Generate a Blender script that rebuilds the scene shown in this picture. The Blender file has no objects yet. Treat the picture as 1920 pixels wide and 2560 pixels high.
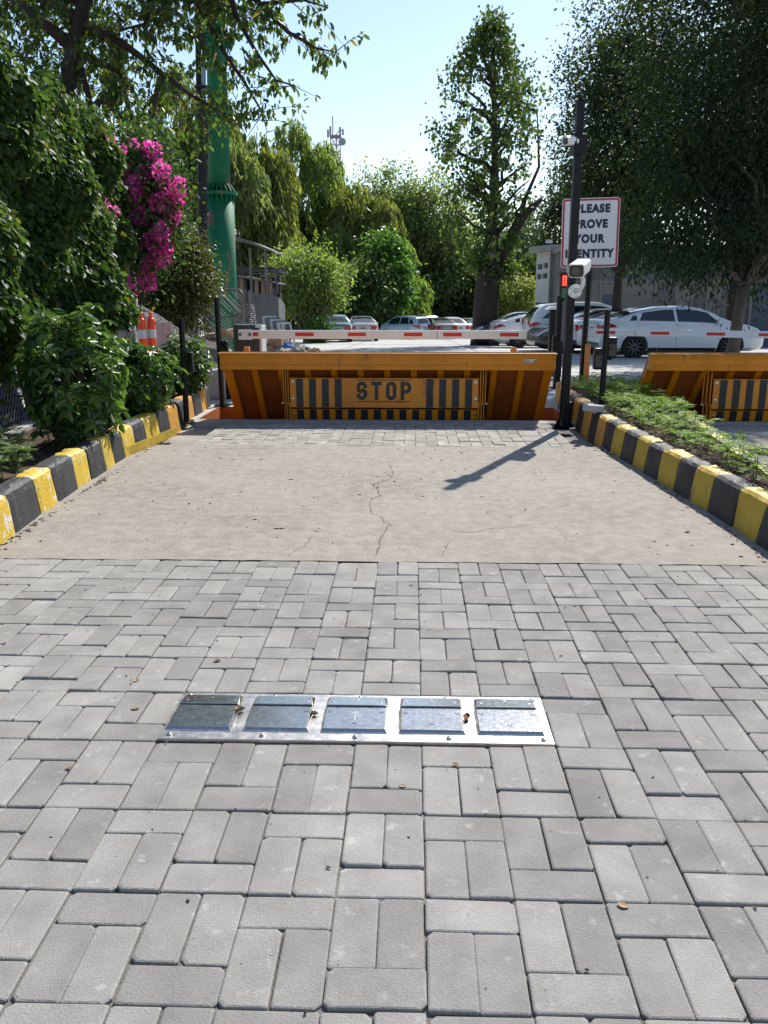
import bpy, bmesh, math, random
import numpy as np
from mathutils import Vector, Matrix
random.seed(7); rng = np.random.default_rng(7)
S = bpy.context.scene; COL = S.collection
R = math.radians
# ---------------------------------------------------------------- camera, world, sun, exposure
F, TH, PSI, HC = 2150.0, math.atan(545/2150.0), R(1.82), 1.345
cam = bpy.data.cameras.new('camera'); co = bpy.data.objects.new('camera', cam); COL.objects.link(co)
cam.sensor_fit = 'VERTICAL'; cam.sensor_height = 24.0; cam.lens = 24.0*F/2560; cam.clip_start = .05; cam.clip_end = 3000
co.location = (0, 0, HC); co.rotation_euler = (math.pi/2 - TH, 0, PSI); S.camera = co
w = bpy.data.worlds.new('World'); S.world = w; w.use_nodes = True
nt = w.node_tree; bg = nt.nodes['Background']; sky = nt.nodes.new('ShaderNodeTexSky'); sky.sky_type = 'NISHITA'
sky.sun_disc = False; sky.sun_elevation = R(44.7); sky.sun_rotation = R(24.3); sky.air_density = 1.0; sky.dust_density = .45; sky.ozone_density = 1.2
nt.links.new(sky.outputs[0], bg.inputs[0]); bg.inputs[1].default_value = .106
sl = bpy.data.lights.new('sun', 'SUN'); sl.energy = 4.0; sl.angle = R(.53); sl.color = (1, .955, .88)
so = bpy.data.objects.new('sun', sl); COL.objects.link(so); so.location = (6, 14, 16)
so.rotation_euler = Vector((-1.287, -2.852, -3.097)).to_track_quat('-Z', 'Y').to_euler()
S.view_settings.view_transform = 'Standard'; S.view_settings.look = 'None'; S.view_settings.gamma = 1
S.view_settings.use_curve_mapping = False; S.view_settings.exposure = .72
try:
    S.cycles.max_bounces = 5; S.cycles.diffuse_bounces = 2; S.cycles.glossy_bounces = 3; S.cycles.transparent_max_bounces = 8; S.cycles.caustics_reflective = False; S.cycles.caustics_refractive = False
except Exception: pass
# ---------------------------------------------------------------- helpers
def ray(x, y):
    a, b = (x-960)/F, -(y-1280)/F
    fw, up = math.cos(TH)+b*math.sin(TH), -math.sin(TH)+b*math.cos(TH)
    return Vector((a*math.cos(PSI)-fw*math.sin(PSI), a*math.sin(PSI)+fw*math.cos(PSI), up))
def at(x, y, Y):
    d = ray(x, y); return Vector((0, 0, HC)) + d*(Y/d.y)
def gd(x, y, z=0):
    d = ray(x, y); return Vector((0, 0, HC)) + d*((z-HC)/d.z)
def zg(Y):
    return 0.0 if Y < 13 else (-.0175*(Y-13)**2/2 if Y < 15 else -.035*(Y-14)) if Y < 95 else -.035*81
M = {}
def nn(t, ty, **k):
    n = t.nodes.new(ty)
    for a, v in k.items(): setattr(n, a, v)
    return n
def mat(name, col, rough=.6, metal=0, var=.15, vs=3.0, bump=0, bs=60, island=0, objr=0, spec=.5, col2=None, thr=.6, soft=.05, s2=8, emit=0, coat=0, stretch=None, rvar=0, fine=0, det=6, big=0, bgs=.9):
    m = bpy.data.materials.new(name); m.use_nodes = True; t = m.node_tree; p = t.nodes['Principled BSDF']; L = t.links.new
    p.inputs['Roughness'].default_value = rough; p.inputs['Metallic'].default_value = metal; p.inputs['Specular IOR Level'].default_value = spec
    if coat: p.inputs['Coat Weight'].default_value = coat; p.inputs['Coat Roughness'].default_value = .06
    g = nn(t, 'ShaderNodeNewGeometry'); pos = g.outputs['Position']
    if stretch:
        mp = nn(t, 'ShaderNodeMapping'); mp.inputs['Scale'].default_value = stretch; L(pos, mp.inputs[0]); pos = mp.outputs[0]
    def noise(sc, d=det, ro=.55):
        n = nn(t, 'ShaderNodeTexNoise'); n.inputs['Scale'].default_value = sc; n.inputs['Detail'].default_value = d; n.inputs['Roughness'].default_value = ro
        L(pos, n.inputs['Vector']); return n.outputs[0]
    def mix(f, a, b, blend='MIX'):
        x = nn(t, 'ShaderNodeMix', data_type='RGBA', blend_type=blend)
        for s, v in ((x.inputs[0], f), (x.inputs[6], a), (x.inputs[7], b)):
            if hasattr(v, 'is_output'): L(v, s)
            elif isinstance(v, (int, float)): s.default_value = v
            else: s.default_value = (*v[:3], 1)
        return x.outputs[2]
    def ramp(v, a, b, lo=0, hi=1):
        r = nn(t, 'ShaderNodeMapRange'); r.inputs[1].default_value = a; r.inputs[2].default_value = b; r.inputs[3].default_value = lo; r.inputs[4].default_value = hi; L(v, r.inputs[0]); return r.outputs[0]
    c = col
    if var:
        c = mix(ramp(noise(vs), .3, .7), [x*(1-var) for x in col], [x*(1+var) for x in col])
    if fine:
        c = mix(ramp(noise(240, 3), .3, .7), mix(1, c, (1-fine,)*3, 'MULTIPLY') if hasattr(c, 'is_output') else [x*(1-fine) for x in c], c)
    if big:
        q = ramp(noise(bgs, 4, .6), .32, .68, 1-big, 1+big*.5); cb = nn(t, 'ShaderNodeCombineColor'); [L(q, cb.inputs[i]) for i in range(3)]; c = mix(1, c, cb.outputs[0], 'MULTIPLY')
    if col2 is not None:
        c = mix(ramp(noise(s2, 8, .62), thr, thr+soft), c, col2)
    for on, sock in ((island, 'Random Per Island'), (objr, None)):
        if on:
            v = g.outputs[sock] if sock else nn(t, 'ShaderNodeObjectInfo').outputs['Random']
            h = nn(t, 'ShaderNodeHueSaturation'); L(ramp(v, 0, 1, 1-on, 1+on), h.inputs['Value'])
            if hasattr(c, 'is_output'): L(c, h.inputs['Color'])
            else: h.inputs['Color'].default_value = (*c, 1)
            c = h.outputs[0]
    if hasattr(c, 'is_output'): L(c, p.inputs['Base Color'])
    else: p.inputs['Base Color'].default_value = (*c, 1)
    if rvar: L(ramp(noise(vs*2.3), .3, .7, max(.02, rough-rvar), min(1, rough+rvar)), p.inputs['Roughness'])
    if bump:
        b = nn(t, 'ShaderNodeBump'); b.inputs['Strength'].default_value = bump; b.inputs['Distance'].default_value = .01; L(noise(bs, 5), b.inputs['Height']); L(b.outputs[0], p.inputs['Normal'])
    if emit:
        p.inputs['Emission Color'].default_value = (*col, 1); p.inputs['Emission Strength'].default_value = emit
    M[name] = m; return m
def leafmat(name, cols, trans=.4, rough=.45, spec=.4, tcol=None):
    m = bpy.data.materials.new(name); m.use_nodes = True; t = m.node_tree; p = t.nodes['Principled BSDF']; L = t.links.new
    g = nn(t, 'ShaderNodeNewGeometry'); r = nn(t, 'ShaderNodeValToRGB'); L(g.outputs['Random Per Island'], r.inputs[0])
    e = r.color_ramp.elements
    while len(e) < len(cols): e.new(.5)
    for i, (q, c) in enumerate(cols): e[i].position = q; e[i].color = (*c, 1)
    L(r.outputs[0], p.inputs['Base Color']); p.inputs['Roughness'].default_value = rough; p.inputs['Specular IOR Level'].default_value = spec
    h = nn(t, 'ShaderNodeMix', data_type='RGBA', blend_type='MULTIPLY'); h.inputs[0].default_value = 1; L(r.outputs[0], h.inputs[6]); h.inputs[7].default_value = (*(tcol or (1.9, 2.0, .75)), 1)
    tr = nn(t, 'ShaderNodeBsdfTranslucent'); L(h.outputs[2], tr.inputs[0])
    mx = nn(t, 'ShaderNodeMixShader'); mx.inputs[0].default_value = trans; L(p.outputs[0], mx.inputs[1]); L(tr.outputs[0], mx.inputs[2])
    L(mx.outputs[0], t.nodes['Material Output'].inputs[0]); M[name] = m; return m
ORG = {}
def tag(o, label=None, cat=None, group=None, kind=None):
    for k, v in (('label', label), ('category', cat), ('group', group), ('kind', kind)):
        if v: o[k] = v
    return o
def thing(name, label, cat, loc=(0, 0, 0), group=None):
    o = bpy.data.objects.new(name, None); COL.objects.link(o); o.location = loc; o.empty_display_size = .2
    ORG[o] = Vector(loc); return tag(o, label, cat, group)
def link(name, me, m, parent=None, smooth=False, bevel=0):
    o = bpy.data.objects.new(name, me); COL.objects.link(o)
    if m: me.materials.append(M[m] if isinstance(m, str) else m)
    if parent is not None: o.parent = parent; ORG[o] = ORG[parent]
    else: ORG[o] = Vector((0, 0, 0))
    if smooth: me.polygons.foreach_set('use_smooth', [True]*len(me.polygons))
    if bevel:
        b = o.modifiers.new('bevel', 'BEVEL'); b.width = bevel; b.segments = 2; b.limit_method = 'ANGLE'; b.angle_limit = R(40)
    return o
def copy_tree(o, loc=None, rz=None, parent=None):
    c = o.copy(); COL.objects.link(c); c.parent = parent
    if loc is not None: c.location = loc
    if rz is not None: c.rotation_euler = (0, 0, rz)
    for ch in o.children: copy_tree(ch, parent=c)
    return c
class MB:
    def __init__(s): s.v = []; s.f = []
    def add(s, vs, fs):
        n = len(s.v); s.v += [tuple(x) for x in vs]; s.f += [tuple(i+n for i in f) for f in fs]; return s
    def box(s, x0, x1, y0, y1, z0, z1, mx=None):
        vs = [Vector(p) for p in ((x0,y0,z0),(x1,y0,z0),(x1,y1,z0),(x0,y1,z0),(x0,y0,z1),(x1,y0,z1),(x1,y1,z1),(x0,y1,z1))]
        if mx is not None: vs = [mx @ v for v in vs]
        return s.add(vs, ((3,2,1,0),(4,5,6,7),(0,1,5,4),(1,2,6,5),(2,3,7,6),(3,0,4,7)))
    def tube(s, pts, rad, n=8, cap=True):
        pts = [Vector(p) for p in pts]
        if not hasattr(rad, '__len__'): rad = [rad]*len(pts)
        vs, up = [], None
        for i, p in enumerate(pts):
            d = (pts[min(i+1, len(pts)-1)]-pts[max(i-1, 0)]).normalized()
            if up is None: up = d.orthogonal().normalized()
            a = (up-d*up.dot(d)); a = a.normalized() if a.length > 1e-5 else d.orthogonal().normalized(); up = a; b = d.cross(a)
            vs += [p+(a*math.cos(2*math.pi*k/n)+b*math.sin(2*math.pi*k/n))*rad[i] for k in range(n)]
        fs = [(i*n+k, i*n+(k+1) % n, (i+1)*n+(k+1) % n, (i+1)*n+k) for i in range(len(pts)-1) for k in range(n)]
        if cap: fs += [tuple(range(n))[::-1], tuple(range((len(pts)-1)*n, len(pts)*n))]
        return s.add(vs, fs)
    def prism(s, poly, a, b, ax='x', mx=None):          # poly: 2d points; extruded along axis ax from a to b
        f = {'x': lambda u, v, t: (t, u, v), 'y': lambda u, v, t: (u, t, v), 'z': lambda u, v, t: (u, v, t)}[ax]
        vs = [Vector(f(u, v, t)) for t in (a, b) for u, v in poly]; n = len(poly)
        if mx is not None: vs = [mx @ v for v in vs]
        return s.add(vs, [(i, (i+1) % n, n+(i+1) % n, n+i) for i in range(n)]+[tuple(range(n))[::-1], tuple(range(n, 2*n))])
    def lathe(s, prof, n=16, mx=None, cap=True):                  # prof: (r, z)
        vs = [Vector((r*math.cos(2*math.pi*k/n), r*math.sin(2*math.pi*k/n), z)) for r, z in prof for k in range(n)]
        if mx is not None: vs = [mx @ v for v in vs]
        m = len(prof)
        fs = [(i*n+k, i*n+(k+1) % n, (i+1)*n+(k+1) % n, (i+1)*n+k) for i in range(m-1) for k in range(n)]
        return s.add(vs, fs+([tuple(range(n))[::-1], tuple(range((m-1)*n, m*n))] if cap else []))
    def grid(s, P, flip=False):
        a, b = len(P), len(P[0]); vs = [q for r in P for q in r]
        fs = [(i*b+j, i*b+j+1, (i+1)*b+j+1, (i+1)*b+j) for i in range(a-1) for j in range(b-1)]
        return s.add(vs, [f[::-1] for f in fs] if flip else fs)
    def mesh(s, name, org=None):
        me = bpy.data.meshes.new(name); v = s.v if org is None else [(x-org.x, y-org.y, z-org.z) for x, y, z in s.v]
        me.from_pydata(v, [], s.f); bm = bmesh.new(); bm.from_mesh(me); bmesh.ops.recalc_face_normals(bm, faces=bm.faces); bm.to_mesh(me); bm.free(); me.update(); return me
    def build(s, name, m, parent=None, smooth=False, bevel=0, local=False):
        o = link(name, s.mesh(name, None if (local or parent is None) else ORG[parent]), m, parent, smooth, bevel); return o
def T(x, y, z): return Matrix.Translation((x, y, z))
def Rm(a, ax): return Matrix.Rotation(R(a), 4, ax)
def raw_mesh(name, V, nper, faces_per):
    """V (N*nper,3); faces_per: list of index tuples with equal length"""
    N = len(V)//nper; k = len(faces_per[0]); fp = np.array(faces_per)
    idx = (np.arange(N)[:, None, None]*nper+fp[None]).reshape(-1)
    me = bpy.data.meshes.new(name); nf = N*len(fp)
    me.vertices.add(len(V)); me.vertices.foreach_set('co', np.ascontiguousarray(V, dtype=np.float32).ravel())
    me.loops.add(nf*k); me.loops.foreach_set('vertex_index', idx.astype(np.int32))
    me.polygons.add(nf); me.polygons.foreach_set('loop_start', (np.arange(nf)*k).astype(np.int32))
    try: me.polygons.foreach_set('loop_total', np.full(nf, k, dtype=np.int32))
    except Exception: pass
    me.update(calc_edges=True); return me
def unit(a): return a/np.maximum(np.linalg.norm(a, axis=-1, keepdims=True), 1e-6)
def leaves(name, pos, axis, size, m, parent=None, width=.5, hexa=False, fold=.12, droop=.1, upb=1.0, kind=None):
    pos = np.asarray(pos, float); N = len(pos); axis = unit(np.asarray(axis, float)); size = np.broadcast_to(np.asarray(size, float), (N,))[:, None]
    upv = rng.normal(size=(N, 3))*.7+np.array([0, 0, upb]); wv = unit(np.cross(axis, upv)); nv = np.cross(wv, axis)
    if parent is not None: pos = pos-np.array(ORG[parent])
    wd = size*width*.5
    if hexa:
        q = [pos, pos+axis*size*.28+wv*wd*.85+nv*size*fold*.5, pos+axis*size*.66+wv*wd*.8+nv*size*fold*.4, pos+axis*size-nv*size*droop,
             pos+axis*size*.66-wv*wd*.8+nv*size*fold*.4, pos+axis*size*.28-wv*wd*.85+nv*size*fold*.5]
        V = np.stack(q, 1).reshape(-1, 3); me = raw_mesh(name, V, 6, [(0, 1, 2, 3), (0, 3, 4, 5)])
    else:
        q = [pos, pos+axis*size*.45+wv*wd+nv*size*fold, pos+axis*size-nv*size*droop, pos+axis*size*.45-wv*wd+nv*size*fold]
        V = np.stack(q, 1).reshape(-1, 3); me = raw_mesh(name, V, 4, [(0, 1, 2, 3)])
    o = link(name, me, m, parent)
    if kind: o['kind'] = kind
    return o
def text_mesh(body, size, bold=0.0, sx=1.0, spacing=1.0, extr=.001):
    c = bpy.data.curves.new('lettering', 'FONT'); c.body = body; c.size = size; c.bevel_depth = bold; c.bevel_resolution = 0; c.align_x = 'CENTER'; c.align_y = 'CENTER'; c.space_character = spacing; c.extrude = extr
    o = bpy.data.objects.new('lettering', c); COL.objects.link(o); dg = bpy.context.evaluated_depsgraph_get(); dg.update()
    me = bpy.data.meshes.new_from_object(o.evaluated_get(dg)); bpy.data.objects.remove(o); bpy.data.curves.remove(c)
    me.transform(Matrix.Diagonal((sx, 1, extr/max(bold+extr, 1e-6), 1))); return me
# ---------------------------------------------------------------- materials
mat('paver', (.318, .302, .277), .9, var=.16, vs=7, bump=.35, bs=220, big=.16, objr=.15, spec=.25, col2=(.40, .39, .37), thr=.60, soft=.12, s2=16, fine=.22)
mat('paver_rest', (.318, .302, .277), .9, var=.16, vs=7, bump=.35, bs=220, big=.16, island=.15, spec=.25, col2=(.40, .39, .37), thr=.60, soft=.12, s2=16, fine=.22)
mat('paver_warm', (.36, .335, .295), .9, var=.14, vs=9, bump=.3, bs=260, objr=.16, spec=.25, col2=(.44, .42, .385), thr=.55, soft=.12, s2=9, fine=.25)
mat('joint_sand', (.19, .172, .15), .95, var=.35, vs=14, bump=.8, bs=150)
mat('slab', (.372, .330, .278), .92, var=.10, vs=.9, bump=.8, bs=85, col2=(.40, .362, .312), thr=.40, soft=.45, s2=11, fine=.5, det=9, big=.12, bgs=1.4)
mat('crack', (.05, .042, .035), .95, var=.3)
mat('edge_concrete', (.40, .385, .36), .9, var=.15, vs=5, bump=.5, bs=120, fine=.2)
mat('yard', (.34, .31, .275), .95, var=.22, vs=1.5, bump=.8, bs=40, fine=.25)
mat('carpark', (.43, .42, .40), .88, var=.10, vs=.35, bump=.4, bs=30, fine=.12)
mat('soil', (.085, .052, .034), .97, var=.4, vs=18, bump=1.0, bs=70)
mat('yellow_paint', (.60, .42, .045), .55, var=.14, vs=7, bump=.5, bs=70, col2=(.62, .58, .50), thr=.605, soft=.02, s2=13)
mat('yellow_paint_worn', (.60, .40, .03), .55, var=.14, vs=7, bump=.6, bs=70, col2=(.64, .60, .53), thr=.555, soft=.02, s2=16)
mat('yellow_paint_dull', (.50, .335, .03), .55, var=.22, vs=6, bump=.5, bs=70, col2=(.22, .16, .05), thr=.57, soft=.12, s2=6)
mat('orange_kerb_paint', (.60, .30, .045), .55, var=.14, vs=7, bump=.5, bs=70, col2=(.30, .19, .08), thr=.60, soft=.06, s2=14)
mat('black_paint', (.032, .033, .036), .6, var=.35, vs=6, bump=.6, bs=70, col2=(.30, .30, .29), thr=.655, soft=.03, s2=22)
mat('black_paint_dusty', (.036, .034, .033), .65, var=.35, vs=5, bump=.6, bs=70, col2=(.10, .09, .08), thr=.58, soft=.18, s2=5)
mat('steel', (.66, .66, .65), .24, 1, var=.08, vs=14, bump=.05, bs=90, rvar=.1, stretch=(1, 4, 1))
mat('steel_plate', (.60, .57, .53), .36, 1, var=.06, vs=10, bump=.08, bs=120, rvar=.08)
mat('steel_scuffed', (.60, .57, .52), .22, 1, var=.12, vs=40, rvar=.05, col2=(.72, .70, .66), thr=.60, soft=.08, s2=30)
mat('bolt_steel', (.5, .49, .48), .3, 1, var=.1, vs=40)
mat('dark_recess', (.02, .02, .02), .8, var=0)
mat('scratch_mark', (.72, .72, .70), .6, 0, var=.1, vs=90)
mat('blocker_orange', (.72, .24, .006), .45, var=.16, vs=2.5, bump=.12, bs=30, col2=(.36, .13, .03), thr=.60, soft=.10, s2=7, stretch=(1.6, 1.6, .6))
mat('blocker_top', (.45, .2, .03), .5, var=.2, vs=5)
mat('stripe_black', (.022, .022, .026), .5, var=.2, vs=8)
mat('black_metal', (.005, .005, .006), .42, var=.2, vs=9, spec=.3)
mat('box_grey', (.12, .115, .11), .45, var=.12, vs=6)
mat('cabinet_dark', (.035, .042, .042), .5, var=.15, vs=4, col2=(.07, .075, .07), thr=.6, soft=.2, s2=5)
mat('silver_trim', (.55, .56, .56), .4, .3, var=.06)
mat('white_paint', (.74, .74, .73), .4, var=.05, vs=3, col2=(.58, .57, .54), thr=.66, soft=.08, s2=9)
mat('white_plastic', (.80, .80, .78), .35, var=.03)
mat('red_tape', (.62, .014, .014), .4, var=.08, vs=20)
mat('red_border', (.42, .012, .03), .4, var=.1)
mat('navy_ink', (.012, .013, .045), .5, var=0)
mat('sign_white', (.72, .73, .75), .4, var=.03, vs=3)
mat('led_red', (1, .035, .02), .4, var=0, emit=5)
mat('red_dim', (.35, .008, .006), .4, var=0, emit=.5)
mat('green_lens', (.01, .17, .06), .3, var=.1)
mat('lens_glass', (.01, .01, .012), .08, var=0, spec=.8)
mat('orange_post', (.66, .25, .05), .5, var=.12, vs=9)
mat('delineator_orange', (.80, .06, .008), .4, var=.06)
mat('reflective_grey', (.50, .50, .49), .4, var=.06)
mat('pole_green', (.008, .155, .072), .6, var=.12, vs=1.2, spec=.3, col2=(.24, .11, .08), thr=.585, soft=.02, s2=2.6, stretch=(1, 1, .35))
mat('cable_black', (.012, .012, .014), .6, var=.2)
mat('galvanised', (.15, .15, .145), .55, .3, var=.18, vs=9, col2=(.22, .13, .08), thr=.66, soft=.08, s2=12)
mat('chain_wire', (.36, .36, .35), .45, .4, var=.15, vs=12)
mat('gravel', (.19, .183, .178), .95, var=.3, vs=12, bump=.7, bs=40, island=.45)
mat('board_pink', (.40, .27, .26), .7, var=.25, vs=2.5, col2=(.46, .42, .42), thr=.57, soft=.08, s2=3)
mat('hoarding', (.52, .43, .37), .8, var=.1, vs=2)
mat('timber', (.30, .20, .125), .8, var=.28, vs=4, objr=.25, stretch=(1, 8, 8))
mat('board_grey', (.38, .34, .33), .7, var=.2, vs=3)
mat('wall_grey', (.14, .14, .138), .9, var=.2, vs=1.0, bump=.4, bs=20, col2=(.26, .255, .24), thr=.63, soft=.08, s2=3, stretch=(3, 3, .5))
mat('compound_grey', (.17, .167, .158), .9, var=.18, vs=1.2, bump=.4, bs=30)
mat('building_grey', (.30, .295, .28), .9, var=.1, vs=1.2, bump=.3, bs=30)
mat('building_white', (.52, .51, .49), .9, var=.1, vs=1.2)
mat('wall_blue', (.07, .09, .12), .8, var=.15, vs=1)
mat('wall_panel', (.13, .13, .13), .9, var=.25, vs=2.2, bump=.6, bs=14)
mat('roof_sheet', (.11, .107, .105), .8, 0, var=.2, vs=4, objr=.2)
mat('tarp_blue', (.012, .055, .22), .45, var=.3, vs=5)
mat('dark_backing', (.02, .022, .03), .8, var=.4)  # near black: back of the shed, and painted shade behind the hedge
mat('bark', (.115, .09, .07), .92, var=.35, vs=6, bump=1, bs=26, stretch=(1, 1, .25))
mat('bark_dark', (.035, .026, .022), .95, var=.4, vs=3, bump=1, bs=14, stretch=(1, 1, .25))
mat('bark_pale', (.30, .26, .22), .9, var=.3, vs=6, bump=.8, bs=24, stretch=(1, 1, .3))
mat('stem_red', (.20, .075, .065), .8, var=.35, vs=15)
mat('stem_green', (.11, .17, .045), .7, var=.2, vs=15)
mat('dry_leaf', (.34, .23, .13), .8, var=.25, vs=60, objr=.3)
mat('dry_leaf_red', (.22, .07, .03), .8, var=.25, vs=60, objr=.3)
mat('pebble', (.36, .335, .30), .95, var=.2, vs=40, island=.5)
mat('litter', (.10, .075, .055), .95, var=.3, vs=40, island=.6)
mat('brick_grey', (.40, .41, .41), .9, var=.12, vs=12, bump=.5, bs=90)
mat('rubble', (.42, .38, .34), .9, var=.2, vs=8, island=.45)
mat('rubble_brown', (.27, .16, .10), .9, var=.25, vs=8, island=.3)
mat('rubble_blue', (.03, .10, .42), .6, var=.2, vs=8)
mat('rubble_white', (.62, .61, .60), .8, var=.1, vs=8, island=.2)
for n, c, me in (('white', (.72, .73, .74), 0), ('silver', (.46, .46, .47), .35), ('teal', (.20, .36, .35), .3), ('sky', (.33, .47, .55), .2), ('black', (.012, .014, .019), .1), ('grey', (.20, .21, .22), .4), ('navy', (.012, .016, .03), .1)):
    mat('car_'+n, c, .28, me, var=.02, coat=.8)
mat('car_glass', (.012, .016, .02), .05, var=0, spec=.9)
mat('car_trim', (.016, .016, .017), .5, var=0)
mat('tyre', (.018, .018, .018), .85, var=.2, vs=20)
mat('alloy', (.42, .42, .43), .3, .8, var=.05)
mat('alloy_dark', (.09, .09, .095), .35, .6, var=.05)
mat('tail_red', (.42, .010, .014), .18, var=.1, coat=.6)
mat('lamp_clear', (.55, .57, .60), .12, var=0, coat=.6)
mat('amber', (.75, .26, .02), .2, var=0)
mat('plate', (.62, .62, .58), .5, var=.05)
mat('tower_red', (.30, .20, .19), .6, var=.1)
mat('tower_grey', (.30, .32, .33), .6, var=.1)
leafmat('leaf_hedge', [(0, (.024, .054, .020)), (.5, (.046, .092, .030)), (.95, (.085, .14, .04)), (1, (.20, .17, .03))], .36, .5, .25)
leafmat('leaf_glossy', [(0, (.030, .072, .022)), (.6, (.060, .125, .032)), (1, (.13, .21, .045))], .36, .36, .45)
leafmat('leaf_near_tree', [(0, (.030, .060, .016)), (.6, (.06, .105, .026)), (.96, (.12, .16, .04)), (1, (.26, .17, .03))], .45, .4)
leafmat('leaf_dark', [(0, (.014, .029, .017)), (.6, (.027, .047, .026)), (1, (.054, .080, .030))], .24, .6, .2)
leafmat('leaf_dark_b', [(0, (.022, .040, .017)), (.6, (.042, .066, .024)), (1, (.08, .11, .03))], .34, .5)
leafmat('leaf_poplar', [(0, (.036, .060, .028)), (.6, (.066, .108, .036)), (1, (.13, .175, .045))], .42, .5, .3)
leafmat('leaf_willow', [(0, (.10, .155, .062)), (.55, (.16, .22, .072)), (1, (.24, .28, .085))], .5, .5)
leafmat('leaf_willow_y', [(0, (.09, .13, .04)), (.55, (.165, .195, .055)), (1, (.27, .27, .08))], .45, .5)
leafmat('leaf_grey', [(0, (.10, .145, .075)), (.6, (.155, .20, .088)), (1, (.24, .265, .11))], .5, .5)
leafmat('leaf_bright', [(0, (.040, .11, .03)), (.6, (.075, .17, .04)), (1, (.13, .24, .055))], .42, .45)
leafmat('leaf_wall', [(0, (.045, .085, .032)), (.6, (.075, .125, .042)), (1, (.15, .19, .06))], .42, .5)
leafmat('leaf_far_hazy', [(0, (.09, .14, .10)), (1, (.16, .21, .13))], .35, .6)  # distance haze put into the leaf colour, paler and bluer
leafmat('leaf_olive', [(0, (.030, .045, .014)), (.6, (.065, .080, .024)), (1, (.15, .14, .04))], .32, .4)
leafmat('leaf_seedling', [(0, (.075, .15, .018)), (.6, (.14, .235, .028)), (1, (.23, .34, .045))], .42, .55, .2)
leafmat('leaf_silver', [(0, (.085, .14, .065)), (.6, (.13, .19, .085)), (1, (.20, .27, .11))], .3, .5)
leafmat('bract', [(0, (.66, .07, .34)), (.6, (.84, .15, .50)), (1, (.92, .36, .68))], .58, .6, .2, (1.25, 1.0, 1.25))
leafmat('flower_orange', [(0, (.75, .24, .02)), (1, (.85, .34, .03))], .2, .6, .2, (1, 1, 1))
# ---------------------------------------------------------------- ground, paving, slab
mat('primer_red', (.33, .092, .016), .6, var=.2, vs=3)
PX0, PX1, PY0, PY1 = -2.36, 1.74, 9.42, 10.55         # pit of the lane's road blocker
BS = 4.65                                             # shift to the neighbouring lane's blocker
def sheet(name, xs, ys, z, m, label, hole=(), kind='structure', drop=0):
    mb = MB(); P = [[(x, y, z(x, y)-drop) for x in xs] for y in ys]
    vs = [q for r in P for q in r]; fs = []
    for j in range(len(ys)-1):
        for i in range(len(xs)-1):
            cx, cy = (xs[i]+xs[i+1])/2, (ys[j]+ys[j+1])/2
            if any(a < cx < b and c < cy < d for a, b, c, d in hole): continue
            a = j*len(xs)+i; fs.append((a, a+1, a+len(xs)+1, a+len(xs)))
    mb.add(vs, fs); o = mb.build(name, m); tag(o, label, None, None, kind); return o
holes = [(PX0, PX1, PY0, PY1), (PX0+BS, PX1+BS, PY0, PY1)]
sheet('ground', [-150, -60, -20, -8, -4, PX0, PX1, PX0+BS, PX1+BS, 12, 30, 80, 150], [-30, -5, 0, 4, PY0, PY1, 13, 14, 15, 20, 30, 45, 60, 80, 95, 200, 300], lambda x, y: zg(y)-.06, 'yard', 'bare sandy ground around the gate and the car park', holes)
sheet('car_park', [-9, -4, PX0, PX1, PX0+BS, PX1+BS, 9, 13, 24], [PY0, PY1, 12, 13, 13.5, 14, 14.5, 15, 18, 22, 30, 45, 60, 80, 94], lambda x, y: zg(y)-.004, 'carpark', 'pale concrete car park surface behind the barriers', holes)
o = MB()
for k, yj in enumerate((16.5, 23, 31, 41, 55)): o.box(-8, 14, yj, yj+.03, zg(yj)-.004, zg(yj)+.001)
for k, xj in enumerate((-2.6, 2.2, 7)): 
    for a, b in ((13.2, 30), (30, 60)): o.add([(xj, a, zg(a)+.002), (xj+.03, a, zg(a)+.002), (xj+.03, b, zg(b)+.002), (xj, b, zg(b)+.002)], [(0, 1, 2, 3)])
tag(o.build('expansion_joint', 'joint_sand'), 'thin dark expansion joints across the concrete car park', None, None, 'structure')
# paving: basket pattern, columns of L wide, rows of W deep
LC, X0 = .2058, .04; ROWS = [1.375-.3245*k for k in (3, 2, 1)]+[1.375, 1.701, 2.028, 2.390, 2.728, 3.024, 3.343, 3.641, 3.943, 4.25]
def paver_mesh(name, lx, ly, seed):
    r = random.Random(seed); mb = MB(); a, b, c = lx/2, ly/2, .0032; kc = [r.uniform(.003, .006) if r.random() < .75 else r.uniform(.006, .015) for _ in range(4)]
    bz = -.05; q = lambda s, t: (s*(a), t*(b))
    def ring(dx, dy, z, j=0):     # 8-gon with clipped corners
        k0, k1, k2, k3 = [q_+j for q_ in kc]
        return [(-a+dx+k0, -b+dy, z), (a-dx-k1, -b+dy, z), (a-dx, -b+dy+k1, z), (a-dx, b-dy-k2, z), (a-dx-k2, b-dy, z), (-a+dx+k3, b-dy, z), (-a+dx, b-dy-k3, z), (-a+dx, -b+dy+k0, z)]
    vs = ring(0, 0, bz)+ring(0, 0, -.0034)+ring(.0014, .0014, -.0017)+ring(c+.0015, c+.0015, 0, r.uniform(0, .003))
    n = 8; fs = [(i*n+k, i*n+(k+1) % n, (i+1)*n+(k+1) % n, (i+1)*n+k) for i in range(3) for k in range(n)]+[tuple(range(24, 32))]
    mb.add(vs, fs); me = mb.mesh(name); return me
VM = [paver_mesh('paver', .1003, .2103, i) for i in range(8)]; HM = [paver_mesh('paver', .2033, .1016, i+15) for i in range(8)]
WV, WH = [m_.copy() for m_ in VM], [m_.copy() for m_ in HM]
for me in VM+HM: me.materials.append(M['paver'])
for me in WV+WH: me.materials.append(M['paver_warm'])
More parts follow.
